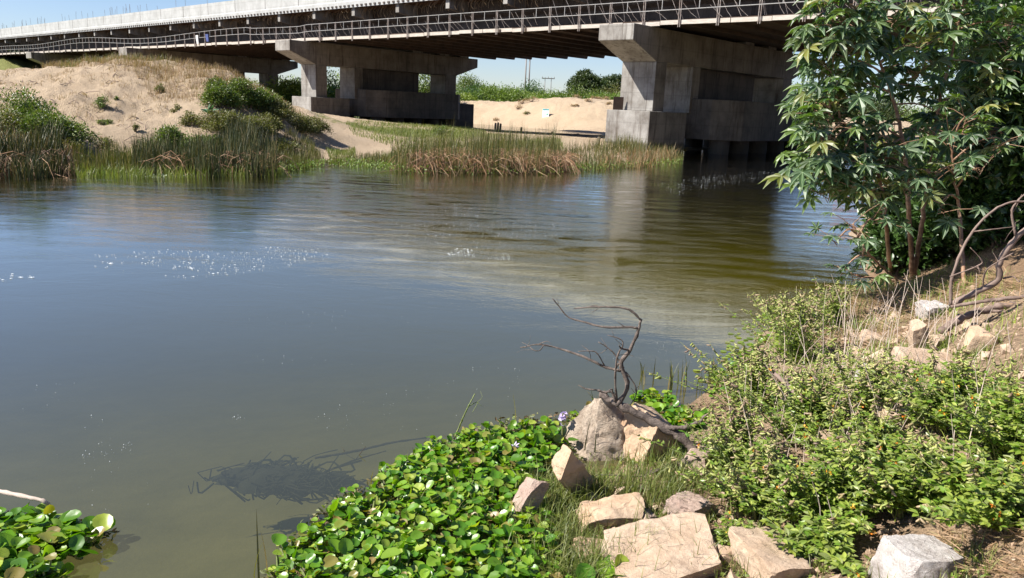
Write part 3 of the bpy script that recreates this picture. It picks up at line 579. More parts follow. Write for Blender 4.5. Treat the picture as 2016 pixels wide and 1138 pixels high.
# pebbles and clods on the soil
mb = MB(); ic = [(0, 0, 1), (.9, 0, .3), (.28, .85, .3), (-.72, .53, .3), (-.72, -.53, .3), (.28, -.85, .3), (0, 0, -.8)]
icf = [(0, 1, 2), (0, 2, 3), (0, 3, 4), (0, 4, 5), (0, 5, 1), (6, 2, 1), (6, 3, 2), (6, 4, 3), (6, 5, 4), (6, 1, 5)]
pl = scatter([G(*q) for q in [(1200, 1138, .1), (1400, 900, .1), (1560, 720, .15), (1750, 600, .3), (1900, 560, .6), (2100, 560, 1), (2200, 1138, .5)]], 2600)
zz = hgt(pl[:, 0], pl[:, 1]); s_ = rng.gamma(1.6, .0035, len(pl))+.003
mb.inst(ic, icf, basis(rng.normal(size=(len(pl), 3)))*s_[:, None, None], np.column_stack([pl, zz+s_*.3]))
tag(mb.build('pebbles', plain('soil_clods', (.28, .17, .10), (.56, .42, .30), 20, .9)), kind='stuff')

def rubble(poly, n, mu, mat, name):
    mb = MB(); pl = scatter([G(*q) for q in poly], n); zz = hgt(pl[:, 0], pl[:, 1]); s_ = rng.gamma(2.0, mu, len(pl))+.006; m_ = basis(rng.normal(size=(len(pl), 3)))*(s_[:, None]*rng.uniform(.5, 1.3, (len(pl), 3)))[:, None, :]
    v_ = np.array(ic)*1.0; mb.inst(v_, icf, m_, np.column_stack([pl, zz+s_*.25])); tag(mb.build(name, mat), kind='stuff')
rubble([(1640, 650, .2), (1740, 600, .3), (1900, 620, .6), (2040, 720, .8), (1900, 860, .5), (1700, 800, .3)], 260, .011, s_cream, 'rubble')
rubble([(1120, 1138, .05), (1150, 960, .05), (1380, 930, .1), (1500, 1000, .1), (1700, 1100, .3), (1700, 1138, .3)], 170, .010, s_cream, 'rubble')
# ---------------------------------------------------------------- water hyacinth
def hya_tpl():
    v = [(0, 0, 0)]; a = [.5]; n = 10
    for r_, z in ((.5, .05), (.92, .22), (1.0, .23)):
        for k in range(n):
            th_ = 2*math.pi*k/n; rr_ = r_*(1-.10*math.cos(th_)); v.append((rr_*math.cos(th_)*.5, rr_*math.sin(th_)*.54, z*(.6+.4*math.cos(2*th_+.6))*.9)); a.append(0)
    f = [(0, 1+k, 1+(k+1) % n) for k in range(n)]
    for q in (0, 1): f += [(1+q*n+k, 1+(q+1)*n+k, 1+(q+1)*n+(k+1) % n, 1+q*n+(k+1) % n) for k in range(n)]
    return v, f, a
HT = hya_tpl()
def hyacinth(name, poly, nplants, label, size=(.022, .064), hh=(.02, .115), kind='stuff', cat='plant', z0=0.0, edge=None):
    mb = MB(); st = MB(); pts = scatter(poly, nplants); cpos = []; nrm = []; szs = []; dirs = []
    for x, y in pts:
        k = rng.integers(4, 8); base = np.array([x, y, z0]); big_ = rng.uniform(.7, 1.15)
        for j in range(k):
            a = rng.uniform(0, 2*np.pi); tilt = rng.uniform(.15, 1.0); L = rng.uniform(*hh)*big_; d = np.array([math.cos(a)*math.sin(tilt), math.sin(a)*math.sin(tilt), math.cos(tilt)])
            tip = base+d*L; mid = base+d*L*.5+np.array([0, 0, -.01]); cpos.append(tip); szs.append((size[0]+(size[1]*1.12-size[0])*rng.beta(1.3, 1.9))*big_)
            n_ = np.array([math.cos(a), math.sin(a), 0])*rng.uniform(-.3, 1.9)+np.array([0, 0, 1])+rng.normal(size=3)*.5; nrm.append(n_); dirs.append([math.cos(a), math.sin(a), .15])
            if rng.random() < .35: st.tube([base, mid, tip], [.006, .009, .0035], 4, False)
    cpos = np.array(cpos); m = leaf_frames(np.array(dirs), np.array(nrm)); szs = np.array(szs)
    mb.inst(HT[0], HT[1], m*szs[:, None, None], cpos, HT[2])
    ctr = np.append(np.mean(np.asarray(poly)[:, :2], 0), 0)
    o = mb.build(name, m_hya, smooth=True, origin=ctr); tag(o, label, cat, kind=kind)
    st.v = [v-ctr for v in st.v]; st.build('petiole', m_gstem, o)
    return o
W0 = lambda L, z=.06: [G(x, y, z) for x, y in L]
hyacinth('water_hyacinth_mat', W0([(520, 1160), (560, 1085), (625, 1020), (690, 975), (770, 925), (850, 875), (930, 845), (1020, 838), (1090, 836), (1110, 860), (1085, 890), (1060, 960), (1090, 1060), (1110, 1100), (1115, 1160)]), 880, 'bright green mat of water hyacinth along the near shore')
hyacinth('water_hyacinth_mat', W0([(1130, 818), (1180, 806), (1260, 815), (1330, 805), (1400, 815), (1400, 860), (1330, 880), (1290, 850), (1230, 830), (1150, 850)]), 90, 'strip of water hyacinth behind the grey boulder', (.03, .07), (.03, .12))
hyacinth('water_hyacinth_mat', W0([(1245, 800), (1250, 772), (1300, 762), (1335, 780), (1320, 806)]), 28, 'small clump of yellow green floating plants with upright grass blades in it', (.03, .055), (.02, .06))
hyacinth('water_hyacinth_mat', W0([(-60, 1030), (40, 1012), (120, 1020), (185, 1045), (175, 1075), (120, 1085), (90, 1160), (-60, 1160)]), 150, 'dark tipped raft of water hyacinth in the bottom left corner', (.035, .085), (.03, .11))
hyacinth('water_hyacinth_mat', W0([(1150, 1150), (1180, 1120), (1240, 1130), (1260, 1160)]), 10, 'few hyacinth leaves in the puddle before the cream slab', (.05, .09))
hyacinth('water_hyacinth_mat', W0([(425, 1136), (440, 1128), (455, 1136), (445, 1142)]), 1, 'single small hyacinth floating free left of the main mat', (.05, .06), (.03, .05))
hyacinth('water_hyacinth_mat', W0([(1400, 800), (1400, 740), (1450, 700), (1520, 640), (1600, 590), (1620, 600), (1500, 720), (1450, 800)], .03), 110, 'small floating leaves fringing the right bank', (.025, .05), (.02, .07))
# small decaying undergrowth of the mats
mb = MB(); pts = scatter(W0([(500, 1160), (600, 1030), (690, 965), (840, 880), (1000, 828), (1400, 800), (1400, 880), (1150, 900), (1110, 980), (1150, 1160)], .01), 5200)
dr = rng.normal(size=(len(pts), 3)); dr[:, 2] *= .3; leaves(mb, np.column_stack([pts, rng.uniform(.004, .05, len(pts))]), dr, rng.uniform(.02, .05, len(pts)), LT, 1, .8)
tag(mb.build('mat_litter', leafmat('mat_litter_leaf', [(.05, .06, .015), (.13, .15, .03), (.20, .13, .06), (.07, .04, .02), (.16, .20, .04)], .1, .6)), kind='stuff')
mb = MB(); pts = scatter(W0([(-60, 1030), (40, 1012), (120, 1020), (225, 1050), (195, 1075), (120, 1085), (90, 1160), (-60, 1160)], .01), 1300)
dr = rng.normal(size=(len(pts), 3)); dr[:, 2] *= .3; leaves(mb, np.column_stack([pts, rng.uniform(.004, .04, len(pts))]), dr, rng.uniform(.02, .045, len(pts)), LT, 1, .8)
tag(mb.build('mat_litter', bpy.data.materials['mat_litter_leaf']), kind='stuff')
for (px, py, dep, lb) in ((1108, 822, 4.35, 'lilac hyacinth flower at the back of the mat, left of the boulder top'), (1013, 888, 4.15, 'lilac hyacinth flower in the middle of the green mat')):
    c_ = at(px, py, dep); fl = MB(); N = 26; dd = rng.normal(size=(N, 3)); dd[:, 2] *= .6; dd /= np.linalg.norm(dd, axis=1)[:, None]
    ps = np.column_stack([rng.normal(0, .008, N), rng.normal(0, .008, N), rng.uniform(-.035, .035, N)]); leaves(fl, ps, dd, .032, leaf_tpl(.6, .1, .05, 2), .5)
    r_o = thing('hyacinth_flower', c_, lb, 'flower', 'hyacinth flowers'); fl.build('petals', m_lil, r_o)
    sm = MB(); sm.tube([(0, 0, .03), (0, 0, -.05), (.005, 0, -max(.06, c_[2]-.02))], .005, 5); sm.build('stem', m_gstem, r_o)

# ---------------------------------------------------------------- grasses
def gz(p): return np.column_stack([p, np.maximum(hgt(p[:, 0], p[:, 1]), -.02)])
mb = MB()
for px, py, r_, n in [(1300, 985, .14, 260), (1330, 950, .12, 180), (1090, 1010, .16, 420), (1075, 950, .12, 260), (1260, 1080, .12, 120), (1180, 1100, .1, 120), (1150, 960, .1, 120), (1350, 1120, .1, 30), (1480, 1060, .15, 60), (1060, 1080, .15, 260), (960, 1000, .3, 120), (1140, 1130, .12, 260), (1230, 960, .10, 120), (1110, 1050, .14, 420), (1100, 980, .12, 360), (1280, 940, .2, 220), (1180, 955, .14, 200), (1150, 1120, .14, 300), (1400, 960, .2, 160), (1330, 900, .18, 160)]:
    g = G(px, py, .06); p = g[:2]+rng.normal(size=(n, 2))*r_*.6; blades(mb, gz(p), rng.uniform(.06, .22, n), .9, .0045)
tag(mb.build('grass', m_grass), kind='stuff')
mb = MB()
for px, py, h in [(510, 1150, .34), (528, 1150, .30), (500, 1150, .24), (545, 1090, .22), (1015, 835, .22), (1062, 838, .14), (985, 845, .1), (730, 960, .12), (1150, 900, .3), (1170, 905, .22), (800, 940, .16), (815, 925, .14), (905, 870, .16)]:
    g = G(px, py, 0); blades(mb, np.array([g]), h, .25, .009, 5)
for px, py, h, n in [(1285, 762, .26, 5), (1318, 770, .34, 9), (1345, 760, .26, 6), (1375, 770, .24, 6), (1175, 815, .2, 9), (1262, 740, .16, 5), (1395, 745, .2, 8), (1420, 770, .2, 10)]:
    g = G(px, py, 0); b = g+np.column_stack([rng.normal(size=(n, 2))*.02, np.zeros(n)]); blades(mb, b, rng.uniform(.6, 1, n)*h, .5, .011, 5)
tag(mb.build('water_grass', m_reed_l), kind='stuff')
mb, mb2 = MB(), MB()
for x_, y_, r_ in ROCKS:
    n = int(120+500*r_); a = rng.uniform(0, 6.28, n); rr_ = r_*rng.uniform(.75, 1.3, n); p = np.column_stack([x_+rr_*np.cos(a), y_+rr_*np.sin(a)]); blades(mb, gz(p), rng.uniform(.02, .11, n), .9, .0045)
    n = int(60+260*r_); a = rng.uniform(0, 6.28, n); rr_ = r_*rng.uniform(.7, 1.25, n); p = np.column_stack([x_+rr_*np.cos(a), y_+rr_*np.sin(a)]); dd = rng.normal(size=(n, 3)); dd[:, 2] = abs(dd[:, 2])*.5; leaves(mb2, gz(p)+[0, 0, .015], dd, rng.uniform(.012, .035, n), LT, 1, .6)
tag(mb.build('grass', m_grass), kind='stuff'); tag(mb2.build('creeping_weeds', m_rat), kind='stuff')
# dry litter and straw on the near slope
mb = MB(); pts = scatter([G(*q) for q in [(1600, 700, .2), (1640, 600, .15), (1760, 555, .3), (1900, 520, .6), (2100, 520, 1.1), (2100, 600, 1), (1900, 600, .5), (1780, 700, .35)]], 5200)
a = rng.uniform(0, 6.28, len(pts)); dd = np.stack([np.cos(a), np.sin(a), rng.uniform(-.1, .6, len(pts))], 1)
leaves(mb, gz(pts)+[0, 0, .012], dd, rng.uniform(.05, .2, len(pts)), leaf_tpl(.035, .12, .1, 2), 1, .8)
pts = scatter([G(*q) for q in [(1850, 1138, .3), (1850, 1060, .3), (1950, 1010, .5), (2150, 1000, .6), (2150, 1160, .6)]], 1500); a = rng.uniform(0, 6.28, len(pts)); dd = np.stack([np.cos(a), np.sin(a), rng.uniform(-.1, .5, len(pts))], 1)
leaves(mb, gz(pts)+[0, 0, .01], dd, rng.uniform(.03, .10, len(pts)), leaf_tpl(.06, .12, .1, 2), 1, .8)
tag(mb.build('dry_litter', m_dry), kind='stuff')
mb = MB(); pts = scatter([G(*q) for q in [(1500, 690, .1), (1560, 600, .05), (1640, 570, .05), (1760, 560, .25), (1690, 640, .25), (1600, 740, .2)]], 900)
blades(mb, gz(pts), rng.uniform(.05, .2, len(pts)), .9, .006); tag(mb.build('grass', m_grass), kind='stuff')

mb = MB()
for px, py, r_, n in [(1900, 600, .3, 240), (1980, 640, .3, 160), (1960, 720, .3, 200), (1700, 640, .3, 300), (1860, 580, .3, 260), (2000, 780, .3, 220), (1760, 700, .3, 200), (1650, 720, .3, 260), (1900, 760, .3, 200), (1800, 560, .5, 400)]:
    g = G(px, py, hz(*G(px, py, .4)[:2])); p = g[:2]+rng.normal(size=(n, 2))*r_*.6; blades(mb, gz(p), rng.uniform(.03, .16, n), 1.1, .005)
tag(mb.build('slope_weeds', m_rat), kind='stuff')
mb = MB(); pts = scatter([G(*q) for q in [(1400, 900, .1), (1450, 780, .1), (1600, 620, .2), (1750, 620, .3), (1900, 700, .5), (2030, 860, .5), (2030, 1040, .4), (1600, 1060, .2)]], 170)
for q in pts:
    z0 = hz(q[0], q[1]); L = rng.uniform(.2, .55); a = rng.uniform(0, 6.28); l = rng.uniform(.05, .5)*L; d = np.array([math.cos(a), math.sin(a), 0]); b0 = np.array([q[0], q[1], z0-.01]); mb.tube(smoothpath([b0, b0+d*l*.3+[0, 0, L*.5], b0+d*l+[0, 0, L*.95]+rng.normal(size=3)*.02], 7), np.linspace(.0034, .0012, 7), 4, False)
tag(mb.build('dry_stalks', m_bleach), kind='stuff')
# ---------------------------------------------------------------- seed-pod shrubs of the near bank
POD = MB(); k_ = 5; pv = []
for s, rr_ in ((0, .05), (.15, .14), (.5, .18), (.85, .15), (1, .04)):
    for j in range(k_): pv.append((s, rr_*math.cos(j*2*math.pi/k_), rr_*math.sin(j*2*math.pi/k_)-.1*math.sin(s*3.1)))
pf = [(i*k_+j, i*k_+(j+1) % k_, (i+1)*k_+(j+1) % k_, (i+1)*k_+j) for i in range(4) for j in range(k_)]+[tuple(range(4, -1, -1)), tuple(range(20, 25))]
LR = leaf_tpl(.46, .06, .12, 3)
def podshrub(px, py, z, nst, hgt_, spread, label, pods=.6, sl=1.0, flowers=2, seed=0):
    nst = int(nst*1.45); sl *= 1.1; g = G(px, py, z); g[2] = hz(g[0], g[1]); root = thing('seed_pod_shrub', g, label, 'shrub', 'seed pod shrubs on the near bank')
    st, lf, pd, fw = MB(), MB(), MB(), MB(); LP, LD, LS = [], [], []; PP, PD_, PS = [], [], []; FP = []
    for i in range(nst):
        a = rng.uniform(0, 6.283); rad = abs(rng.normal(0, 1))*spread*.5; b = np.array([math.cos(a)*rad*.35, math.sin(a)*rad*.35, -.02]); Lh = hgt_*rng.uniform(.55, 1.1)
        top = np.array([math.cos(a)*rad*1.5, math.sin(a)*rad*1.5, Lh*(1-.25*min(1, rad/spread))]); mid = b*.4+top*.6+np.array([0, 0, .08*Lh]); path = smoothpath([b, (b+mid)/2+[0, 0, .03], mid, top], 14)
        st.tube(path, np.linspace(.0045, .0015, 14), 4, False)
        for j in range(2, 14):
            for q in range(2 if j < 12 else 3):
                if rng.random() < .88:
                    aa = rng.uniform(0, 6.283); pdir = np.array([math.cos(aa), math.sin(aa), .35]); pl_ = rng.uniform(.012, .035); c0 = path[j]+pdir*pl_
                    s = rng.uniform(.024, .046)*sl*(1.15-.45*j/14)
                    for da in (-.75, 0, .75): LP.append(c0); LD.append([math.cos(aa+da), math.sin(aa+da), rng.uniform(-.2, .55)]); LS.append(s*(1 if da == 0 else .85))
        if rng.random() < pods:
            n = rng.integers(7, 17); tdir = path[-1]-path[-4]; tdir /= np.linalg.norm(tdir); tipL = rng.uniform(.07, .16); st.tube([path[-1], path[-1]+tdir*tipL], .0013, 3, False)
            for j in range(n):
                aa = rng.uniform(0, 6.283); PP.append(path[-1]+tdir*tipL*(j/n)-tdir*.02); PD_.append([math.cos(aa), math.sin(aa), rng.uniform(-.7, -.1)]); PS.append(rng.uniform(.022, .038))
        elif rng.random() < .5:
            for j in range(flowers if rng.random() < .45 else 0): FP.append(path[-1]+rng.normal(size=3)*.012)
    leaves(lf, np.array(LP), np.array(LD), np.array(LS), LR, 1, .35)
    if PP: PS = np.array(PS); pd.inst(pv, pf, leaf_frames(np.array(PD_), np.tile([0, 0, 1.], (len(PP), 1))+rng.normal(size=(len(PP), 3))*.3)*PS[:, None, None], np.array(PP))
    FP_ = len(FP)
    if FP_: FP = np.repeat(np.array(FP), 4, 0); leaves(fw, FP, rng.normal(size=(len(FP), 3)), .013, leaf_tpl(.8, .1, .1, 1), .5)
    st.build('stems', m_gstem, root); lf.build('foliage', m_rat, root)
    if PP: tag(pd.build('seed_pods', m_pod, root, True), kind='stuff')
    if FP_: tag(fw.build('flowers', m_flo, root), kind='stuff')
    return root
for a in [(1560, 720, .12, 46, .44, .30, 'tall pale shrub crowded with yellow green pods, farthest out over the water', .95, .8), (1480, 800, .1, 60, .34, .30, 'low shrub thick with pods beside the dead branch', .95, .7),
          (1640, 640, .2, 34, .34, .3, 'yellowish shrub in front of the dry grass under the broad leaved plant', .9, .7), (1590, 880, .15, 56, .40, .34, 'grey green shrub in the middle with a long bare twig across it', .75, .9),
          (1450, 930, .1, 44, .30, .26, 'shrub at the left edge with orange flowers, just right of the boulder', .8, .75), (1720, 830, .3, 30, .32, .30, 'open shrub with long pod stalks in front of the flat cream stone', .9, .9),
          (1500, 1010, .12, 46, .28, .28, 'dusty shrub overhanging the largest cream slab', .6, .85), (1640, 1010, .2, 50, .34, .30, 'bright lime green shrub above the slab with dappled shade', .3, 1.15),
          (1790, 1000, .3, 46, .30, .30, 'bright green shrub right behind the white granite block', .3, 1.2), (1860, 870, .4, 46, .34, .34, 'leafy shrub below the bare soil slope', .5, 1.0),
          (1990, 900, .55, 50, .34, .34, 'dark green shrub at the right edge of the photo', .4, 1.1), (1960, 1010, .5, 44, .24, .30, 'low green shrub with a yellow flower spike at the right edge', .2, 1.2),
          (1620, 1105, .15, 14, .14, .14, 'small bright rosette shrub between the cream slab and the granite block', .1, 1.5), (1450, 1075, .1, 8, .12, .10, 'little grey shoot growing over the edge of the largest slab', .1, .9),
          (1710, 930, .3, 44, .32, .3, 'dense mid green shrub around the pale stone', .5, 1.05), (1530, 650, .03, 22, .26, .22, 'small shrub with pale pods at the water edge beside floating leaves', .9, .7)]:
    podshrub(*a)

# ---------------------------------------------------------------- dead branches and driftwood
def dead(name, paths, mat, label, cat='branch'):
    o0 = np.array(paths[0][0][0]); mb = MB(); branch(mb, [np.array(p)-o0 for p in paths[0][0]], paths[0][1], paths[0][2], n=30)
    root = mb.build(name, mat, smooth=True); root.location = o0; tag(root, label, cat)
    for p, r0, r1 in paths[1:]:
        mb = MB(); branch(mb, [np.array(q)-o0 for q in p], r0*.88, r1*.8, n=18); mb.build('twig', mat, root, True)
        for k in range(2 if len(p) > 2 else 0):
            i_ = rng.integers(1, len(p)); q0 = np.array(p[i_])-o0; dv = rng.normal(size=3)*[1, .4, 1]+[0, 0, .4]; dv /= np.linalg.norm(dv); L_ = rng.uniform(.04, .12); mb = MB(); branch(mb, [q0, q0+dv*L_*.5+rng.normal(size=3)*.008, q0+dv*L_], r1*.7, r1*.3, n=7, k=5); mb.build('twig', mat, root, True)
    return root
def PL(L): return [at(*q) for q in L]
dead('dead_branch', [(PL([(1385, 915, 4.05), (1345, 865, 4.1), (1290, 832, 4.15), (1225, 800, 4.2), (1180, 778, 4.28)]), .030, .020),
    (PL([(1215, 800, 4.2), (1235, 760, 4.2), (1222, 715, 4.2), (1240, 690, 4.2), (1255, 655, 4.2), (1262, 628, 4.2)]), .017, .010),
    (PL([(1262, 630, 4.2), (1235, 608, 4.2), (1180, 604, 4.22), (1130, 607, 4.25)]), .009, .004),
    (PL([(1256, 646, 4.2), (1235, 644, 4.2), (1190, 644, 4.2), (1150, 634, 4.25), (1118, 624, 4.3), (1098, 600, 4.3), (1088, 588, 4.3)]), .009, .004),
    (PL([(1222, 730, 4.2), (1190, 722, 4.22), (1150, 703, 4.25), (1100, 686, 4.3), (1060, 678, 4.35), (1025, 685, 4.4)]), .011, .004),
    (PL([(1070, 680, 4.33), (1062, 690, 4.33), (1050, 689, 4.33), (1040, 680, 4.36), (1028, 674, 4.38)]), .004, .002),
    (PL([(1190, 720, 4.22), (1175, 695, 4.2), (1160, 691, 4.2), (1138, 692, 4.2)]), .005, .003),
    (PL([(1214, 790, 4.2), (1211, 740, 4.17), (1216, 700, 4.15), (1226, 680, 4.15), (1222, 668, 4.15), (1196, 660, 4.15)]), .008, .003),
    (PL([(1228, 725, 4.2), (1212, 700, 4.2), (1197, 685, 4.2), (1178, 673, 4.2)]), .006, .003),
    (PL([(1232, 733, 4.2), (1248, 755, 4.2), (1253, 775, 4.2), (1240, 800, 4.2)]), .006, .004),
    (PL([(1211, 790, 4.2), (1205, 772, 4.2), (1190, 772, 4.2), (1176, 768, 4.2)]), .010, .008),
    (PL([(1310, 842, 4.12), (1345, 842, 4.1), (1380, 830, 4.1)]), .018, .012),
    (PL([(1350, 905, 4.0), (1310, 922, 3.95), (1260, 935, 3.95), (1200, 950, 3.95), (1155, 945, 4.0)]), .018, .009),
    (PL([(1300, 925, 3.9), (1260, 938, 3.85), (1180, 935, 3.85), (1120, 945, 3.8), (1060, 975, 3.75)]), .006, .003)], m_barkd, 'forked dark dead branch standing on the grey boulder over the water')
dead('dead_branch', [(PL([(1870, 602, 5.2), (1920, 575, 5.2), (1965, 550, 5.2), (1968, 515, 5.2), (2000, 470, 5.2), (2040, 430, 5.2)]), .022, .017),
    (PL([(2000, 465, 5.2), (1992, 420, 5.2), (2000, 400, 5.2), (2030, 370, 5.2)]), .010, .006), (PL([(1975, 548, 5.2), (1995, 545, 5.2), (2006, 556, 5.15)]), .007, .004), (PL([(1935, 570, 5.2), (1940, 535, 5.15), (1965, 515, 5.1), (1995, 498, 5.1)]), .007, .004)], m_bark, 'thick curved grey branch rising off the white stone at the right edge')
dead('dead_branch', [(PL([(1872, 603, 5.15), (1876, 540, 5.15), (1912, 460, 5.15), (1970, 405, 5.15), (2030, 395, 5.15)]), .012, .006), (PL([(1914, 456, 5.15), (1950, 452, 5.1), (2000, 446, 5.1)]), .005, .003), (PL([(1870, 545, 5.1), (1925, 523, 5.1), (1932, 512, 5.1), (1910, 487, 5.1)]), .006, .003)], m_bark, 'slender brown branch arching up from the white stone over the dark thicket')
dead('dead_branch', [(PL([(1872, 604, 5.1), (1940, 593, 5.05), (2030, 583, 5.0)]), .012, .014)], m_bark, 'straight brown branch lying level right of the white stone')
dead('driftwood', [(PL([(1850, 655, 5.15), (1890, 628, 5.2), (1950, 608, 5.3), (2000, 600, 5.35)]), .030, .022), (PL([(1950, 612, 5.2), (1980, 614, 5.15)]), .014, .010)], m_bark, 'weathered split log lying across the slope above the round tan block', 'log')
dead('driftwood', [(PL([(1880, 1065, 2.95), (1950, 1105, 2.85), (2040, 1150, 2.75)]), .05, .035)], m_barkd, 'dark log end beside the white granite block in the bottom right corner', 'log')
dead('dead_branch', [(PL([(1490, 712, 4.9), (1530, 740, 4.7), (1590, 795, 4.3), (1660, 850, 3.95), (1720, 910, 3.7), (1780, 1000, 3.3), (1790, 1035, 3.2)]), .016, .008), (PL([(1550, 752, 4.6), (1600, 770, 4.5), (1640, 830, 4.3)]), .005, .003)], m_bark, 'long bare brown twig lying across the shrubs')
dead('stick', [([G(-20, 968, .1), G(0, 968, .12), G(60, 980, .12), G(92, 990, .1), G(88, 1008, .02)], .012, .009)], m_bleach, 'bleached pinkish stick lying on the bottom left hyacinth raft', 'stick')
dead('reed_stalk', [([G(740, 972, .0), G(800, 945, .02), G(880, 905, .02)], .006, .004)], m_bleach, 'pale broken reed stalk floating along the edge of the green mat', 'stalk')
dead('reed_stalk', [([G(892, 868, .0), G(905, 838, .1), G(922, 800, .25), G(935, 775, .32)], .006, .003), ([G(922, 800, .25), G(940, 792, .27), G(930, 812, .22)], .003, .002)], m_gstem, 'bent green stalk rising from the water at the back of the mat', 'stalk')
# submerged weed clump and trailing root
mb = MB(); c_ = G(548, 935, -.05)
for i in range(420):
    a = rng.uniform(-.4, .6); p0 = c_+np.array([rng.normal()*.15, rng.normal()*.055, rng.uniform(-.05, .0)]); L = rng.uniform(.08, .35); d_ = np.array([math.cos(a), math.sin(a)*.8, rng.uniform(-.25, .1)])
    L *= .6; mb.tube(smoothpath([p0, p0+d_*L*.5+rng.normal(size=3)*.03, p0+d_*L+rng.normal(size=3)*.04], 6), rng.uniform(.002, .007), 4, False)
mb.v = [np.column_stack([v[:, :2], np.minimum(v[:, 2], -.004)])-c_ for v in mb.v]
o = mb.build('submerged_weed', plain('drowned_weed', (.008, .009, .009), (.018, .019, .016), 20, .9, .1, .002)); o.location = c_; tag(o, 'dark clump of drowned weed just under the water surface', 'weed')
v_ = []; f_ = []; nu_, nw_ = 56, 16
for i in range(nw_):
    for j in range(nu_):
        a = 2*math.pi*j/nu_; r__ = (i+1)/nw_; e_ = .8+1.1*float(fbm(np.array([[math.cos(a)*2.3, math.sin(a)*2.3]]), 4, 77)[0]); x_ = .42*r__*e_*math.cos(a); y_ = .15*r__*e_*math.sin(a); v_.append((x_, y_, +.030-.09*r__**3+.03*float(fbm(np.array([[x_*22, y_*22]]), 4, 5)[0])))
for i in range(nw_-1):
    for j in range(nu_): f_.append((i*nu_+j, i*nu_+(j+1) % nu_, (i+1)*nu_+(j+1) % nu_, (i+1)*nu_+j))
f_.append(tuple(range(nu_-1, -1, -1))); cl = MB(); cl.add(v_, f_); cl.build('root_clump', bpy.data.materials['drowned_weed'], o, True)
dead('submerged_root', [([G(620, 902, -.02), G(700, 888, -.02), G(770, 872, -.015), G(840, 862, -.02)], .008, .006), ([G(650, 925, -.05), G(700, 905, -.03), G(760, 888, -.03)], .006, .004)], plain('drowned_root', (.02, .015, .01), (.06, .04, .03), 10), 'thin root under water trailing from the drowned weed to the mat', 'root')
# floating lily leaves near right bank
mb = MB(); pts = scatter(W0([(1330, 735), (1420, 690), (1430, 655), (1500, 615), (1545, 605), (1520, 660), (1470, 720), (1400, 760)], .0), 90)
mb.inst([(math.cos(k*.7854)*.5, math.sin(k*.7854)*.5, 0) for k in range(8)]+[(0, 0, .02)], [(k, (k+1) % 8, 8) for k in range(8)], basis(np.column_stack([rng.normal(size=(90, 2))*.05, np.ones(90)]))*rng.uniform(.02, .07, 90)[:, None, None], np.column_stack([pts, np.full(90, .006)]))
tag(mb.build('floating_leaves', m_rat), kind='stuff')
# foam flakes
mb = MB()
def foam(n, poly, s0, s1):
    n = int(n*1.7)
    p = scatter([G(x, y, 0) for x, y in poly], n)
    sel = (vnoise(p*np.array([.7, 1.9]), 4)+.5*vnoise(p*np.array([2.5, 7.]), 5) > .72); p = p[sel]; n = len(p); k = 7; s = (rng.uniform(0, 1, n)**4*(s1-s0)+s0)*.27; an = np.linspace(0, 2*np.pi, k, endpoint=False)
    rad = s[:, None]*rng.uniform(.6, 1.1, (n, k)); el = rng.uniform(.8, 2.0, n)[:, None]
    v = np.stack([p[:, :1]+rad*np.cos(an)*el, p[:, 1:2]+rad*np.sin(an), np.full((n, k), .006)], -1); top = np.concatenate([p, np.full((n, 1), .012)], 1)[:, None]
    v = np.concatenate([v, top], 1).reshape(-1, 3); off = mb.n+np.arange(n)[:, None, None]*(k+1); f = np.array([(j, (j+1) % k, k) for j in range(k)])
    mb.f.setdefault(3, []).append((f[None]+off).reshape(-1, 3)); mb.v.append(v); mb.a.append(np.zeros(len(v))); mb.n += len(v)
foam(900, [(-20, 540), (0, 500), (150, 505), (350, 490), (650, 485), (650, 510), (480, 540), (300, 555), (0, 575)], .005, .05)
foam(60, [(0, 540), (200, 510), (420, 510), (420, 540), (100, 560)], .02, .09)
foam(420, [(740, 440), (880, 400), (1020, 410), (1120, 440), (1130, 470), (960, 490), (780, 475)], .006, .035)
foam(70, [(880, 500), (900, 488), (930, 492), (935, 506), (900, 512)], .01, .06)
foam(60, [(960, 505), (1000, 498), (1010, 512), (960, 520)], .008, .03)
foam(420, [(1290, 360), (1400, 345), (1530, 335), (1560, 345), (1450, 358), (1330, 380)], .006, .04)
foam(60, [(300, 640), (750, 560), (900, 640), (700, 720), (350, 740)], .004, .012)
foam(24, [(350, 850), (480, 815), (500, 840), (400, 860)], .004, .016)
foam(16, [(150, 900), (260, 870), (260, 890), (180, 905)], .004, .012)
foam(50, [(600, 800), (1000, 700), (1150, 740), (1000, 800), (700, 880), (560, 860)], .003, .009)
foam(30, [(0, 745), (120, 720), (400, 1040), (380, 1060), (200, 1080)], .003, .012)
foam(40, [(1150, 720), (1330, 640), (1350, 680), (1200, 740)], .003, .008)
m_fo, t = newmat('river_foam'); b_ = N_(t, 'ShaderNodeBsdfDiffuse'); b_.inputs[0].default_value = (.70, .73, .74, 1); c_t = N_(t, 'ShaderNodeBsdfTransparent'); mx = N_(t, 'ShaderNodeMixShader')
t.links.new(ramp(t, noise(t, 60, 4, .7, gpos(t)), [(.35, (.15, .15, .15)), (.6, (.9, .9, .9))]), mx.inputs[0]); t.links.new(b_.outputs[0], mx.inputs[1]); t.links.new(c_t.outputs[0], mx.inputs[2]); o = N_(t, 'ShaderNodeOutputMaterial'); t.links.new(mx.outputs[0], o.inputs[0])
tag(mb.build('foam', m_fo), kind='stuff')

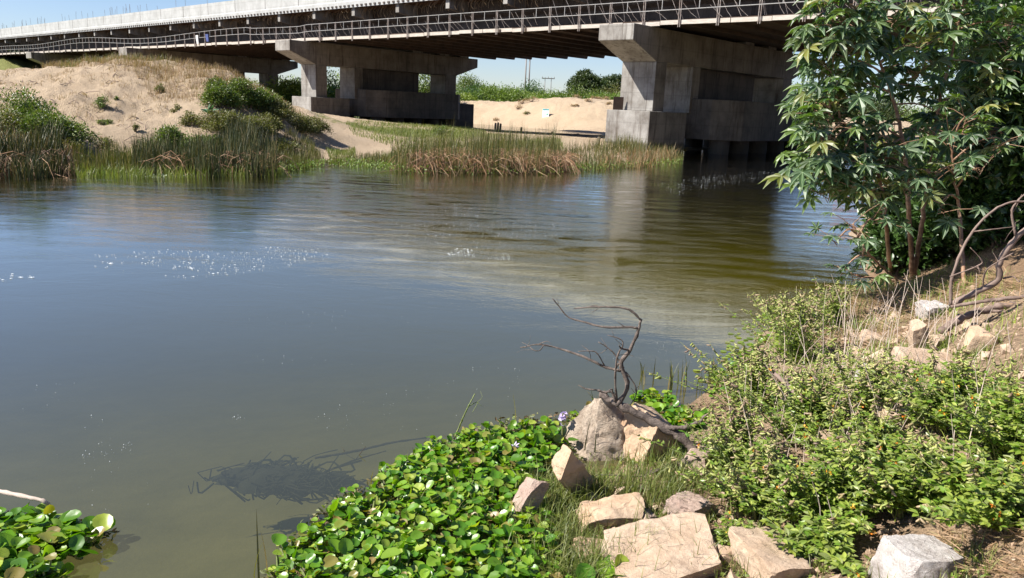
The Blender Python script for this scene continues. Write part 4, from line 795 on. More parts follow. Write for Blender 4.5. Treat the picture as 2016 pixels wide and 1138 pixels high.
# ---------------------------------------------------------------- broad leaved plants at right
def pal_tpl():
    v = [(0, 0, 0)]; a = [1]; f = []; nl = 8; angs = [R(x) for x in (-152, -108, -66, -22, 22, 66, 108, 152)]; Ls = [.5, .72, .88, 1, 1, .88, .72, .5]
    for an, L in zip(angs, Ls):
        c_, s_ = math.cos(an), math.sin(an); h = R(21)
        def pt(r_, da, z): return (r_*math.cos(an+da)*.55, r_*math.sin(an+da)*.55, z)
        i = len(v); v += [pt(L*.34, -h, .035), pt(L*.62, -R(13), .0), pt(L*1.0, 0, -.16*L), pt(L*.62, R(13), .0), pt(L*.34, h, .035), pt(L*.6, 0, -.05)]; a += [0, 0, 1, 0, 0, 1]
        f += [(0, i, i+1, i+5), (i+5, i+1, i+2), (i+5, i+2, i+3), (0, i+5, i+3, i+4)]
    return v, f, a
PT = pal_tpl()
def castor(px, py, z, tips, label, leafs=(.21, .42), per=(18, 24), seed=1, fruit=()):
    g = G(px, py, z); g[2] = hz(g[0], g[1])-.03; root = thing('castor_plant', g, label, 'plant')
    LPs, LN, LDx, LSz = [], [], [], []; pet = MB(); yel = ([], [], [], [])
    trunks = {}
    for tr in tips:
        path = [np.array(g)]+[at(*q) for q in tr['p']]; path = smoothpath(path, 10*len(tr['p'])); mb = MB(); path = path+rng.normal(size=path.shape)*.004
        r0 = tr.get('r', .02); mb.tube(path-np.array(g), np.linspace(r0, .008, len(path)), 8); st_ = mb.build('stem', m_cstem, root, True)
        nodes = list(path[int(len(path)*tr.get('f', .55)):][::4])
        ends = [path[-1]]
        for q in tr.get('b', []):                    # side branches
            k = int(q[0]*(len(path)-1)); e = at(*q[1:4]); p2 = smoothpath([path[k], (path[k]+e)/2+np.array([0, 0, .06]), e], 10); mb = MB(); mb.tube(p2-np.array(g), np.linspace(.011, .006, 10), 6); mb.build('side_branch', m_cstem, root, True); ends.append(e); nodes += [p2[6]]
        for e in ends: 
            for k in range(rng.integers(per[0], per[1]+1)): nodes.append(e+np.array([0, 0, -.02*k]))
        for nd in nodes:
            a = rng.uniform(0, 6.283); L = rng.uniform(.10, .38); el = rng.uniform(-.3, .9); d = np.array([math.cos(a)*math.cos(el), math.sin(a)*math.cos(el), math.sin(el)]); tip = nd+d*L; tip[2] -= .03
            pet.tube(np.array([nd, (nd+tip)/2+np.array([0, 0, .02]), tip])-np.array(g), [.004, .003, .0025], 4, False)
            n_ = np.array([0, 0, 1.])*rng.uniform(.5, 1)+d*rng.uniform(.2, .9)+np.array([-.35, -.25, 0])+rng.normal(size=3)*.22
            LPs.append(tip-np.array(g)); LN.append(n_); LDx.append(d+np.array([0, 0, -.9*rng.uniform(.3, 1)])); LSz.append(rng.uniform(*leafs))
    lf = MB(); S = np.array(LSz); lf.inst(PT[0], PT[1], leaf_frames(np.array(LDx), np.array(LN))*S[:, None, None], np.array(LPs), PT[2])
    lf.build('foliage', m_cas, root); tag(pet.build('leaf_stalks', m_cstem, root, True), kind='stuff')
    for (fx, fy, fd) in fruit:
        c_ = at(fx, fy, fd)-np.array(g); fb = MB(); N = 46; h = rng.uniform(-.10, .10, N); aa = rng.uniform(0, 6.28, N); rad = .035*(1-abs(h)*5)+.012
        fb.inst(ic, icf, basis(rng.normal(size=(N, 3)))*.014, np.column_stack([rad*np.cos(aa), rad*np.sin(aa), h])+c_); fb.tube([c_+[0, 0, -.14], c_, c_+[0, 0, .1]], .006, 5); fb.build('fruit_cluster', m_fruit, root)
    return root
m_fruit = plain('spiny_green_fruit', (.05, .10, .04), (.16, .24, .10), 30, .7)
castor(1800, 545, .3, [
    dict(p=[(1790, 440, 8.0), (1785, 330, 8.0), (1760, 200, 8.0), (1720, 90, 7.9), (1700, 10, 7.9)], r=.030, b=[(.5, 1680, 250, 7.7), (.55, 1620, 280, 7.6), (.6, 1860, 230, 8.2), (.65, 1650, 170, 7.7), (.7, 1625, 190, 7.7), (.75, 1800, 90, 8.1), (.8, 1670, 90, 7.7), (.85, 1640, 40, 7.6), (.9, 1760, 20, 8.0), (.92, 1640, 5, 7.6), (.88, 1680, 40, 7.5), (.7, 1640, 120, 7.5), (.95, 1680, -20, 7.7), (.5, 1720, 330, 7.6), (.45, 1640, 330, 7.4)]),
    dict(p=[(1815, 440, 8.1), (1830, 320, 8.2), (1850, 200, 8.3), (1880, 80, 8.4), (1900, -20, 8.4)], r=.027, b=[(.5, 1760, 260, 8.3), (.6, 1900, 200, 8.5), (.7, 1820, 120, 8.3), (.8, 1930, 90, 8.5), (.9, 1840, 20, 8.4), (.55, 1950, 250, 8.2), (.75, 1960, 150, 8.3), (.85, 1990, 50, 8.3)])],
    'tallest broad leaved plant with twin ringed trunks at the right bank', fruit=((1636, 25, 7.6), (1895, 95, 8.0), (1570, 215, 7.5)))
castor(1755, 535, .15, [
    dict(p=[(1745, 450, 7.6), (1735, 370, 7.6), (1710, 290, 7.5), (1660, 240, 7.4), (1625, 235, 7.3)], r=.024, b=[(.6, 1750, 270, 7.4), (.7, 1660, 300, 7.2), (.75, 1625, 300, 7.2), (.8, 1628, 280, 7.2), (.85, 1640, 180, 7.3), (.65, 1700, 350, 7.2), (.55, 1790, 330, 7.3), (.9, 1612, 230, 7.3)])],
    'leaning broad leaved plant reaching left over the water', (.19, .36), (11, 16), fruit=((1590, 155, 7.3),))
castor(1770, 548, .2, [dict(p=[(1720, 510, 7.0), (1690, 470, 6.9), (1680, 440, 6.9)], r=.012, b=[(.5, 1695, 520, 6.9), (.4, 1660, 530, 6.9), (.8, 1650, 470, 6.8), (.7, 1720, 430, 6.9)]), dict(p=[(1700, 545, 6.9), (1680, 540, 6.8)], r=.008, f=.8)],
    'young low broad leaved plant bending over the water edge', (.13, .24), (3, 4))
castor(1900, 560, .6, [dict(p=[(1890, 430, 7.4), (1880, 350, 7.4), (1870, 260, 7.4)], r=.02, b=[(.6, 1930, 330, 7.2), (.7, 1840, 340, 7.2), (.8, 1960, 270, 7.3), (.9, 1900, 230, 7.3), (.5, 1850, 400, 7.2)])],
    'broad leaved plant with a few yellow leaves in front of the thicket', (.18, .32), (6, 9))

# dark thicket behind, at right
def shrub(name, c, rad, n, size, mat, label, cat='bush', group=None, stem=True, tpl=LT1, clump=14, flat=.75, seed=0, parent=None, stemr=.03, hollow=.35, upz=1.0):
    """leafy shrub: leaves in clumps through the volume, stems from the base; c = centre of the base"""
    c = np.array(c, float); rad = np.array(rad, float); root = thing(name, c, label, cat, group)
    ncl = max(4, n//clump); nl = int(rng.integers(8, 13)) if n > 800 else 4
    la = rng.normal(size=(nl, 3)); la /= np.linalg.norm(la, axis=1)[:, None]; la[:, 2] = np.abs(la[:, 2]); lc = la*rng.uniform(.35, .68, (nl, 1)); lr = rng.uniform(.28, .50, nl)
    k_l = rng.integers(0, nl, ncl); d = rng.normal(size=(ncl, 3)); d /= np.linalg.norm(d, axis=1)[:, None]; d[:, 2] = np.where(d[:, 2] < -.2, -d[:, 2], d[:, 2])
    cc_ = (lc[k_l]+d*(lr[k_l]*rng.uniform(.6, 1.12, ncl))[:, None])*rad; cc_[:, 2] = np.abs(cc_[:, 2])
    csz = rad.mean()*.11; pos = np.repeat(cc_, clump, 0)+rng.normal(size=(ncl*clump, 3))*csz*np.array([1, 1, .7]); pos = pos[pos[:, 2] > .0]
    dr = pos/rad+rng.normal(size=pos.shape)*.8; dr[:, 2] += .1; lf = MB(); leaves(lf, pos, dr, rng.uniform(.6, 1.2, len(pos))*size, tpl, upz, .6); 
    st = MB()
    for k in range(min(14, ncl)):
        e = cc_[k]; st.tube(smoothpath([np.array([rng.normal()*rad[0]*.06, rng.normal()*rad[1]*.06, -.05]), e*np.array([.35, .35, .55]), e], 7), np.linspace(stemr, stemr*.25, 7), 5, False)
    st.build('stems', m_bark, root); lf.build('foliage', mat, root); return root
for px, py, dep, rx, rz, n, lb in [(1765, 520, 9.4, .5, 1.2, 5200, 'low leafy thicket between the ringed trunks and the water'), (1960, 530, 8.6, .9, 1.7, 12000, 'dark leafy thicket behind the curved grey branch'), (1840, 500, 9.6, .9, 1.7, 12000, 'dark thicket behind the ringed trunks'), (2060, 480, 8.6, 1.1, 2.9, 14000, 'tall dark thicket at the upper right edge'),
                                   (1960, 400, 10.5, 1.4, 3.6, 14000, 'tall thicket farther back at the right edge reaching above the platform')]:
    p = D(px, py, dep); p[2] = hz(p[0], p[1]); shrub('thicket', p, (rx, rx, rz), n, .10, m_ivy, lb, 'thicket', tpl=LT, stemr=.02, hollow=.55)

# ---------------------------------------------------------------- far bank: sedges, grass, bushes
def belt(poly_px, z, n, h, wd, lean, mat, name, label=None, droop=.3, segs=3, hn=.62):
    p = scatter([G(x, y, z) for x, y in poly_px], n); keep = vnoise(p*1.7, 61) > .30; p = p[keep]; n = len(p); hh_ = h*rng.uniform(1-hn, 1.15, n)*(.45+.75*vnoise(p*1.5, 21)); mb = MB(); blades(mb, gz(p), hh_, lean, wd, segs, droop)
    o = mb.build(name, mat); tag(o, kind='stuff')
    if label: tag(o, label)
    return o
belt([(-200, 372), (-200, 335), (0, 330), (120, 324), (140, 338), (60, 350), (0, 352)], 0.05, 5200, .86, .020, .35, m_reed, 'sedge_bed', 'dark dense sedge bed at the left edge of the photo')
belt([(140, 340), (150, 328), (270, 325), (290, 340)], 0.05, 1300, .75, .016, .2, m_reed_l, 'sedge_bed')
belt([(265, 340), (265, 322), (400, 318), (530, 318), (545, 325), (545, 345), (400, 346)], 0.05, 6500, 1.05, .018, .25, m_reed, 'sedge_bed', 'dark upright sedge bed below the sandy mound')
belt([(545, 340), (545, 305), (620, 308), (640, 318), (600, 332)], .03, 2200, .5, .014, .35, m_reed_l, 'sedge_bed')
belt([(640, 322), (690, 316), (800, 305), (800, 336), (700, 324)], .03, 2600, .45, .013, .4, m_reed_l, 'sedge_bed')
belt([(780, 338), (770, 318), (850, 308), (960, 306), (1090, 310), (1115, 324), (1110, 340), (900, 341)], .03, 6500, 1.25, .016, .3, m_reed_l, 'sedge_bed', 'tall sunlit sedges in front of the sign')
belt([(1110, 338), (1110, 312), (1200, 300), (1300, 300), (1345, 310), (1340, 320), (1250, 330)], .03, 4200, .75, .016, .5, m_reed_l, 'sedge_bed', 'sedges at the foot of the nearest pier')
belt([(1170, 332), (1190, 318), (1260, 314), (1330, 308), (1340, 318), (1260, 330)], .03, 1300, .75, .014, .7, m_dead, 'dead_sedges')
# collapsed dead stalks
def tangle(poly, n, mat, L0, L1, name, label=None):
    p = scatter([G(x, y, 0) for x, y in poly], n); mb = MB()
    for q in p:
        a = rng.uniform(0, 6.28); L = rng.uniform(L0, L1); z0 = rng.uniform(.0, .45); d = np.array([math.cos(a), math.sin(a), 0]); b = np.array([q[0], q[1], z0])
        mb.tube([b, b+d*L*.3+[0, 0, .12], b+d*L*.65+[0, 0, .04], b+d*L+[0, 0, -min(z0, .3)]], [.009, .008, .007, .004], 4, False)
    tag(mb.build(name, mat), label, kind='stuff')
tangle([(800, 341), (820, 322), (1000, 318), (1115, 322), (1115, 341), (950, 343)], 2600, m_dead, .35, 1.0, 'dead_stalks', 'brown tangle of collapsed sedge stalks')
tangle([(440, 346), (445, 335), (545, 332), (548, 346)], 160, m_dead, .3, .7, 'dead_stalks')
tangle([(0, 352), (0, 340), (140, 332), (140, 342)], 160, m_dead, .3, .9, 'dead_stalks')
tangle([(300, 346), (300, 340), (430, 340), (430, 346)], 60, m_dead, .4, .9, 'dead_stalks')
# green growth at water's edge + whitish floating weed
mb = MB()
for poly, n in (([(640, 326), (700, 322), (800, 334), (800, 341), (700, 332)], 700), ([(1120, 341), (1120, 330), (1300, 320), (1345, 316), (1340, 325)], 1500), ([(800, 345), (800, 338), (1110, 338), (1110, 344)], 400), ([(545, 345), (545, 335), (640, 325), (640, 330)], 500)):
    p = scatter([G(x, y, 0) for x, y in poly], n); dd = rng.normal(size=(n, 3)); leaves(mb, np.column_stack([p, rng.uniform(.01, .22, n)]), dd, rng.uniform(.05, .1, n), LT1)
tag(mb.build('waterside_herbs', m_mesq), kind='stuff')
mb = MB(); p = scatter([G(x, y, 0) for x, y in [(230, 348), (255, 342), (330, 341), (400, 342), (400, 347), (300, 350)]], 420); dd = rng.normal(size=(len(p), 3)); leaves(mb, np.column_stack([p, rng.uniform(.0, .04, len(p))]), dd, rng.uniform(.03, .08, len(p)), LT1)
tag(mb.build('floating_weed', leafmat('pale_weed', [(.45, .50, .35), (.62, .66, .55)], .1, .4)), kind='stuff')
# short grass
def turf(poly, z, n, h, mat, name='grass', lean=.6, wd=.014):
    p = scatter([G(x, y, z) for x, y in poly], n); mb = MB(); blades(mb, gz(p), rng.uniform(.5, 1.2, n)*h, lean, wd, 2); return tag(mb.build(name, mat), kind='stuff')
turf([(680, 262), (700, 248), (920, 250), (960, 262), (900, 285), (800, 290), (700, 272)], .35, 9000, .20, m_grass, wd=.02)
turf([(640, 296), (700, 292), (700, 305), (650, 306)], .2, 1200, .14, m_grass)
turf([(740, 300), (1100, 285), (1110, 300), (800, 315)], .2, 4000, .3, m_grass)
turf([(150, 335), (150, 310), (300, 300), (300, 335)], .2, 2500, .3, m_grass)
turf([(-200, 330), (-200, 300), (150, 296), (150, 320)], .3, 3000, .4, m_dry)
turf([(300, 310), (320, 285), (540, 285), (560, 310)], .5, 3500, .35, m_grass)
# crest dry grass (placed by forward distance)
def crest(poly, n, h, mat, name='dry_grass'):
    P_ = np.array([D(*q)[:2] for q in poly]); p = scatter(P_, n); mb = MB(); blades(mb, gz(p), rng.uniform(.4, 1.15, n)*h, .6, .010, 3); return tag(mb.build(name, mat), kind='stuff')
crest([(80, 138, 31), (250, 118, 28.5), (400, 140, 28.5), (500, 170, 28), (560, 205, 28.5), (600, 230, 31), (500, 180, 34), (400, 140, 35), (250, 120, 35), (100, 140, 35)], 9000, .32, m_dry)
crest([(300, 150, 26), (420, 170, 26), (560, 220, 27), (560, 210, 30), (400, 140, 30), (250, 130, 30)], 3500, .30, m_dry)
crest([(120, 140, 30), (350, 130, 30), (350, 130, 33), (120, 140, 33)], 1600, .35, m_bush_y)
mb = MB(); p = scatter(np.array([D(*q)[:2] for q in [(-100, 250, 22), (-50, 165, 30), (250, 130, 31), (450, 165, 30), (620, 250, 30), (520, 285, 24), (250, 300, 21.5), (0, 290, 20.5)]]), 1500); p = p[vnoise(p*.9, 44) > .45]
q_ = np.repeat(p, 5, 0)+rng.normal(size=(len(p)*5, 2))*.06; blades(mb, gz(q_), rng.uniform(.04, .2, len(q_)), 1.2, .012, 2); tag(mb.build('dry_grass', m_dry), kind='stuff')
mb = MB(); p = scatter(np.array([D(*q)[:2] for q in [(-50, 200, 27), (250, 150, 30), (450, 185, 29), (520, 285, 24), (250, 300, 21.5), (0, 280, 20.8)]]), 110)
for q in p:
    a = rng.uniform(0, 6.28); L = rng.uniform(.15, .6); d = np.array([math.cos(a), math.sin(a), 0]); z0 = hz(q[0], q[1]); z1 = hz(q[0]+d[0]*L, q[1]+d[1]*L); mb.tube([(q[0], q[1], z0+.01), (q[0]+d[0]*L/2, q[1]+d[1]*L/2, (z0+z1)/2+rng.uniform(.02, .12)), (q[0]+d[0]*L, q[1]+d[1]*L, z1+.02)], [.011, .009, .004], 4, False)
tag(mb.build('fallen_twigs', m_bark), kind='stuff')
def fbush(px, py, dep, r_, hgt_, n, size, mat, lb, name='bush', group=None, **k):
    p = D(px, py, dep); p[2] = hz(p[0], p[1])-.03; return shrub(name, p, (r_, r_*.9, hgt_), n, size, mat, lb, group=group, **k)
g1 = 'leafy bushes on the sandy mound'; _fb = fbush
def fbush(px, py, dep, r_, hgt_, n, size, mat, lb, **k): q = 1.28 if r_ > .42 else 1.0; return _fb(px, py, dep, r_*q, hgt_*1.2*q**.5, int(n*2.0*q*q), size*.95, mat, lb, **k)
for q in [(35, 255, 21.5, .95, .85, 2600, .085, m_bush, 'large dark bush at the left edge on the mound foot'), (100, 268, 21, .85, .65, 2600, .085, m_bush, 'round bright topped bush beside the large dark bush on the mound foot'),
          (8, 290, 20.5, .7, .6, 900, .08, m_bush_y, 'olive bush at the very left edge below the large dark one'), (140, 282, 20.6, .45, .35, 600, .07, m_bush_y, 'small yellowish bush at the foot of the round bright topped bush'),
          (198, 207, 24.8, .30, .42, 500, .06, m_bush, 'small upright bush alone in the middle of the bare sand'), (205, 226, 24, .28, .22, 300, .06, m_bush, 'tiny dark bush just below the lone upright one'),
          (207, 268, 22, .30, .38, 420, .06, m_bush_y, 'yellow leaved little bush low on the bare sand'), (313, 170, 27, .28, .26, 340, .06, m_bush_y, 'small bush high on the sand near the dry grass'),
          (228, 192, 25.5, .12, .14, 80, .05, m_bush, 'seedling bush right of the lone upright one'), (265, 240, 23.6, .14, .24, 130, .05, m_bush_y, 'thin seedling with a shadow in the middle of the sand'),
          (335, 262, 22.8, .62, .62, 1900, .08, m_bush, 'full green bush above the dark sedges, left one'), (375, 222, 24.5, .34, .40, 700, .07, m_bush_y, 'yellow green bush between bare sand patches'),
          (390, 272, 22.6, .60, .50, 1700, .08, m_bush, 'dense bush above the dark sedges, middle one'), (435, 205, 26, .62, .66, 2200, .08, m_bush, 'large green bush high on the right shoulder of the mound'),
          (475, 195, 27, .60, .60, 2000, .08, m_bush, 'bright bush on the right shoulder of the mound below the dry crest'), (440, 240, 24.4, .60, .48, 1700, .075, m_bush_y, 'olive brown bush in the middle of the mound shoulder'),
          (512, 215, 27.5, .62, .62, 1900, .08, m_bush, 'glossy bush close to the left pier footing'), (500, 250, 25, .66, .5, 1900, .075, m_bush_y, 'broad olive bush on the lower mound shoulder'),
          (460, 282, 22.8, .55, .45, 1300, .075, m_bush_y, 'low olive bush just above the dark sedges at right'), (545, 248, 27.5, .62, .52, 1700, .075, m_bush_y, 'bush before the sunlit left pier footing'),
          (590, 262, 28.5, .62, .5, 1700, .07, m_bush_y, 'pale bush at the right foot of the mound'), (620, 262, 29.5, .5, .42, 1300, .07, m_bush_y, 'rounded pale bush hiding the corner of the left pier footing'),
          (560, 285, 25, .45, .3, 900, .07, m_bush_y, 'low scrub at the mound end above the sand tongue'), (405, 262, 23, .4, .4, 900, .07, m_bush, 'small dark bush between the two dense ones'),
          (345, 215, 25.5, .24, .22, 300, .06, m_bush_y, 'little olive tuft left of the yellow green bush on the mound'), (420, 178, 27.5, .40, .34, 900, .07, m_bush_y, 'pale bush high up where the dry crest grass begins'),
          (540, 205, 29, .42, .42, 1000, .07, m_bush, 'bush on the skyline of the mound beside the left pier'), (360, 290, 21.8, .5, .4, 1100, .07, m_bush, 'leafy bush rising straight out of the dark sedges'),
          (285, 290, 21.3, .26, .2, 300, .06, m_bush_y, 'small tuft at the bottom of the bare sand by the sedges'), (525, 270, 26, .45, .35, 1000, .07, m_bush_y, 'brownish bush just above the sand tongue'),
          (870, 268, 42, .5, .45, 500, .08, m_bush, 'little green bush at the foot of the left pier block'), (665, 300, 25, .45, .18, 800, .05, m_bush_y, 'flat patch of creeping plant on the sand tongue')]:
    fbush(*q, group=g1, clump=10)
# agave-like plant with big pale leaves
p = D(410, 212, 25.2); p[2] = hz(p[0], p[1]); mb = MB(); N = 16; a = rng.uniform(0, 6.28, N); dd = np.stack([np.cos(a), np.sin(a), rng.uniform(.5, 1.6, N)], 1); leaves(mb, np.zeros((N, 3)), dd, rng.uniform(.25, .42, N), leaf_tpl(.4, .1, .1, 3), 1)
o = mb.build('broad_leaf_plant', leafmat('blue_green_leaf', [(.10, .22, .12), (.16, .30, .18)], .15, .35)); o.location = p; tag(o, 'single plant with big blue green leaves on the mound', 'plant')
# dead scrub on the far sand heap
g2 = 'dry scrub on the far sand heap'; fbush = _fb
for k, (px, py, dep, r_) in enumerate([(978, 222, 63, .6), (1030, 208, 65.5, .9), (1046, 203, 66, .9), (1018, 216, 64, .7), (1135, 208, 66, .7), (1185, 212, 66, .8), (1195, 220, 64.5, .7), (1155, 236, 61.5, .5), (1130, 243, 60.5, .35), (1035, 226, 62, .4), (1170, 228, 63, .4), (930, 240, 61, .6), (905, 246, 60, .6), (1192, 250, 60, .5)]):
    dep = dep*1.36; r_ *= 1.3; fbush(px, py, dep, r_, r_*.55, 260, .12, m_dry if k not in (11, 12, 9) else m_bush_y, ['wispy dead scrub on the left slope of the sand heap', 'brown scrub near the saddle of the sand heap', 'brown scrub just left of the highest sand crest', 'brown scrub above and left of the sign', 'thin scrub on the top of the highest sand crest', 'scrub on the right shoulder of the sand heap', 'scrub below the right shoulder near the dark panel', 'tuft low on the right face of the sand heap', 'dry tuft at the base of the sand heap right of the sign', 'yellow flowering tuft left of the sign', 'tiny tuft midway on the right sand face', 'green growth at the left foot of the sand heap', 'green growth beside the left pier at the sand heap foot', 'green tuft against the nearest footing'][k], group=g2, clump=6)

# ---------------------------------------------------------------- background bushes and trees
g3 = 'feathery green bushes beyond the sand'
lbs = ['dark feathery bush beside the left pier', 'low yellow bush against the left pier', 'bright lime bush right of the pier gap', 'round lime bush before the tall poles', 'bluish feathery bush left of the poles', 'feathery bush at the foot of the tall poles', 'pale bush between the two pole pairs', 'feathery bush under the small poles', 'olive bush right of the small poles', 'dark green bush left under the round tree', 'green bush under the round tree', 'yellow green bush beside the nearest pier', 'bush low at the right under the round tree', 'olive tree behind the bush row at far right of the gap']
for k, (px, top, dep, r_, mt) in enumerate([(905, 152, 84, 3.4, m_bush), (900, 182, 76, 2.6, m_mesq), (950, 168, 80, 3.4, m_mesq), (985, 172, 78, 3.6, m_mesq), (1010, 168, 86, 3.4, m_bush), (1035, 172, 84, 3.2, m_mesq), (1050, 172, 90, 3.2, m_mesq), (1078, 168, 88, 3.4, m_mesq), (1105, 178, 80, 3.2, m_mesq), (1140, 180, 80, 3.6, m_bush), (1175, 182, 80, 3.6, m_mesq), (1205, 186, 76, 3.4, m_mesq), (1230, 186, 78, 3.4, m_mesq), (1215, 158, 95, 4.0, m_bush_y)]):
    dep *= 1.33; r_ *= 1.33; p = D(px, 205, dep); p[2] = hz(p[0], p[1])-.1; tp_ = D(px, top, dep)[2]; shrub('feathery_bush', p, (r_, r_, (tp_-p[2])*(1.12 if k % 3 == 0 else .95)), 7500, .26, [mt, m_mesq3, m_mesq2, m_mesq][k % 4] if mt is m_mesq else mt, lbs[k], 'bush', g3, tpl=leaf_tpl(.5, .1, .1, 1), clump=16, stemr=.08)
for k, (px, top, dep, r_, lb) in enumerate([(655, 135, 95, 5, 'tree seen through the gap of the left pier'), (838, 142, 95, 4.5, 'tree seen through the second gap of the left pier'), (585, 158, 105, 5, 'tree glimpsed left of the left pier column'), (568, 160, 80, 3.2, 'whitish green bush left of the left pier column'), (1580, 165, 80, 6, 'green tree right of the dark nearest pier'), (1680, 190, 85, 6, 'tree seen between the broad leaves at right'), (1800, 205, 90, 7, 'tree line behind the ringed trunks'), (1920, 215, 80, 6, 'distant tree behind the thicket'), (60, 130, 140, 4, 'bush on the far left embankment')]):
    p = D(px, 225, dep); p[2] = hz(p[0], p[1])-.1; tp_ = max(D(px, top, dep)[2], p[2]+2); shrub('tree', p, (r_, r_, (tp_-p[2])*1.0), 9000, .34, [m_mesq, m_bush, m_tree][k % 3], lb, 'tree', tpl=leaf_tpl(.4, .1, .1, 1), clump=16, stemr=.12)
# far off wood closing the horizon
mb = MB(); a = rng.uniform(-.9, 1.0, 40000); dep = rng.uniform(185, 215, 40000); x = np.tan(a)*dep; prof_ = 2.2+3.0*vnoise(np.column_stack([x*.09, dep*0]), 31)+1.2*vnoise(np.column_stack([x*.5, dep*.3]), 32)
z = 1.4+rng.uniform(0, 1, 40000)**1.0*prof_; dd = rng.normal(size=(40000, 3)); leaves(mb, np.column_stack([x, dep, z]), dd, rng.uniform(.35, .7, 40000), leaf_tpl(.6, .1, .1, 1)); tag(mb.build('distant_wood', m_mesq), kind='stuff')
# the big round dark tree
p = D(1172, 200, 150); p[2] = 1.4; root = thing('round_tree', p, 'big dark round crowned tree against the sky left of the nearest pier', 'tree')
top = D(1172, 132, 150)[2]-p[2]; lf = MB(); ncl = 760; R3 = np.array([5.6, 5.4, top*.46])
nl = 26; la = rng.normal(size=(nl, 3)); la /= np.linalg.norm(la, axis=1)[:, None]; k_l = rng.integers(0, nl, ncl); d = rng.normal(size=(ncl, 3)); d /= np.linalg.norm(d, axis=1)[:, None]
cc_ = (la[k_l]*rng.uniform(.3, .74, nl)[k_l][:, None]+d*rng.uniform(.26, .42, nl)[k_l][:, None])*R3+[0, 0, top*.52]
pos = np.repeat(cc_, 60, 0)+rng.normal(size=(ncl*60, 3))*[.32, .32, .22]; leaves(lf, pos, rng.normal(size=pos.shape), rng.uniform(.3, .5, len(pos)), leaf_tpl(.5, .1, .1, 1)); lf.build('crown', m_tree, root)
st = MB(); st.tube([(0, 0, -.2), (.1, 0, top*.2), (0, .1, top*.4)], [.45, .32, .22], 9)
for k in range(12): st.tube(smoothpath([np.array([0, 0, top*.25]), cc_[k]*.5+np.array([0, 0, top*.15]), cc_[k]], 6), np.linspace(.18, .04, 6), 5, False)
st.build('trunk', m_bark, root, True)

# ---------------------------------------------------------------- power poles, sign, posts
m_pole = plain('weathered_pole', (.16, .14, .13), (.30, .27, .25), 3, .9, .4, .02, (1, 1, .1))
def hpole(px, top, dep, gap, r_, arm, lb):
    b = D(px, 200, dep); b[2] = hz(b[0], b[1]); tp_ = D(px, top, dep)[2]-b[2]; root = thing('power_pole', b, lb, 'pole', 'twin pole power supports')
    for s in (-1, 1):
        mb = MB(); mb.tube([(s*gap/2, 0, -.5), (s*gap/2, 0, tp_)], [r_*1.2, r_*.8], 10); mb.build('pole', m_pole, root, True)
    mb = MB(); mb.box((0, -r_, tp_-.25), arm, .16, .18); mb.build('crossarm', m_pole, root)
    for s in (-1, 0, 1):
        mb = MB(); x = s*arm*.46; mb.tube([(x, -r_, tp_-.16), (x, -r_, tp_+.0), (x, -r_, tp_+.18)], [.07, .09, .03], 8); mb.build('insulator', m_steel_l, root)
hpole(1036, 110, 170, .78, .16, 1.5, 'tall close set twin power poles rising above the bushes'); hpole(1077, 152, 172, 1.35, .08, 2.8, 'small distant power pole frame left of the round tree')
b = D(1073, 250, 81.5); b[2] = hz(b[0], b[1]); tz = D(1073, 214, 81.5)[2]-b[2]; SS = 1.3; root = thing('sign', b, 'white notice board with teal header on a thin post before the sand heap', 'sign')
root.rotation_euler.z = R(-38); root.scale = (1.4, 1.4, 1.0)
mw = plain('white_sign_paint', (.78, .80, .80), (.84, .85, .85), 3, .5); mt = plain('teal_sign_paint', (.10, .45, .45), (.14, .52, .52), 3, .5); mt2 = plain('dark_sign_print', (.10, .13, .25), (.16, .2, .32), 3, .5); mgn = plain('green_sign_print', (.02, .36, .24), (.03, .42, .28), 3, .5)
mb = MB(); mb.tube([(0, .03, -.3), (0, .03, tz)], .03, 8); mb.build('post', m_barkd, root)
mb = MB(); mb.box((0, 0, tz-.52), .60, .02, 1.04); bd = mb.build('board', mw, root)
mb = MB(); mb.box((.0, -.013, tz-.09), .58, .004, .15); mb.build('header', mt, bd)
mb = MB()
for x0, x1, z0 in ((-.22, -.12, .11), (-.09, .0, .11), (.05, .22, .11), (-.18, .1, .07)): mb.box(((x0+x1)/2, -.0165, tz-z0+.02), x1-x0, .002, .03)
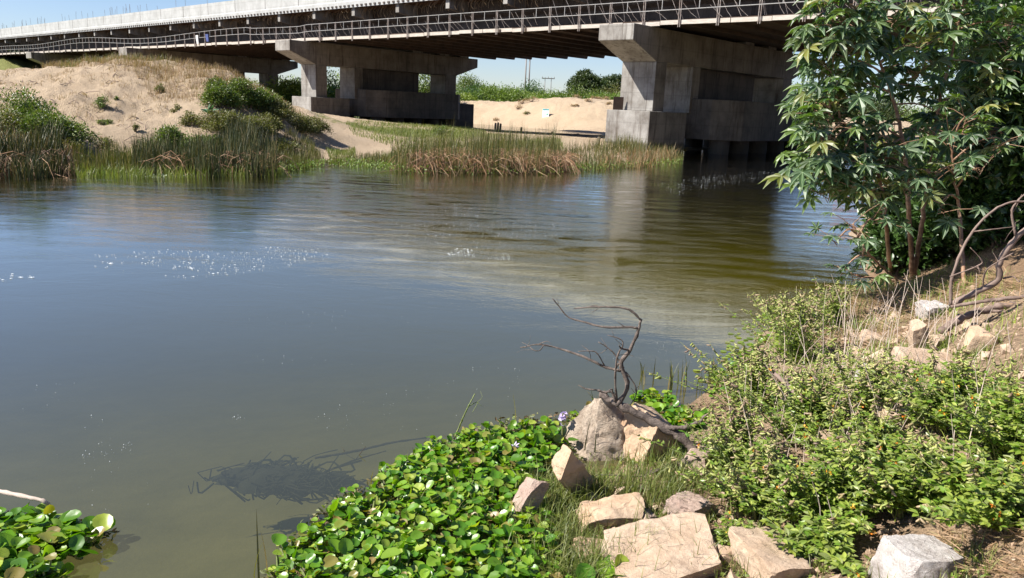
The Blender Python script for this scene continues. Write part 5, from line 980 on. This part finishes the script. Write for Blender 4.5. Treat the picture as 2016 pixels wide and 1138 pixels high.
for k in range(6): mb.box((-.13-.01*(k % 2), -.0125, tz-.25-k*.08), .2, .002, .016)
mb.build('print', mt2, bd)
mb = MB(); mb.prism([(.05, -.011, tz-.62), (.25, -.011, tz-.62), (.15, -.011, tz-.43)], np.array([0, -.003, 0])); mb.build('triangle', mgn, bd)
for px, py, h, lb in ((975, 256, .62, 'left dark stump of the three standing together'), (980, 256, .66, 'middle dark stump of the three standing together'), (985, 256, .58, 'right dark stump of the three standing together'), (1026, 258, .42, 'lone dark stake between the three stumps and the sign'), (1178, 286, .45, 'short grey stump left of the nearest footing'), (1087, 259, .22, 'small dark stub right of the sign post'), (1138, 261, .2, 'little dark stub on the low kerb of the track')):
    b = G(px, py, .4); b[2] = hz(b[0], b[1])-.05; mb = MB(); r_ = .085 if h < .7 else .1; mb.tube([b-b, (.0, 0, h*.5), (.01, 0, h), (.012, 0, h+.03)], [r_, r_*.9, r_*.85, r_*.4], 8); o = mb.build('post', m_barkd, smooth=False); o.location = b; tag(o, lb, 'post')
a_, b_ = G(1095, 262, .4), G(1200, 266, .42); mb = MB()
pts = [a_+(b_-a_)*k/10 for k in range(11)]; pts = [np.array([p[0], p[1], hz(p[0], p[1])+.06]) for p in pts]; c_ = pts[0]; mb.tube([p-c_ for p in pts], .07, 6); o = mb.build('dark_strip', m_barkd); o.location = c_; tag(o, 'long thin dark strip along the sand left of the nearest footing', 'pole')  # thin dark tube following the ground
b = B(24.4, 35, 0); mb = MB(); 
b = D(1216, 219, 40.5); mb.box((0, 0, .36), .52, .05, .78); o = mb.build('panel', m_board, bevel=.01); o.location = (b[0], b[1], b[2]-.03); tag(o, 'dark framed board standing on the nearest footing', 'board')
# red kayak-like drifting plank
mb = MB(); b = G(1667, 382, .04); mb.prism([(-.35, -.05, -.03), (.35, -.08, .0), (.38, .06, .03), (-.33, .04, 0)], np.array([0, 0, .05])); o = mb.build('red_board', plain('faded_red', (.35, .07, .04), (.5, .12, .07), 4, .6)); o.location = b; tag(o, 'faded red board stuck in the water left of the trunks', 'board')
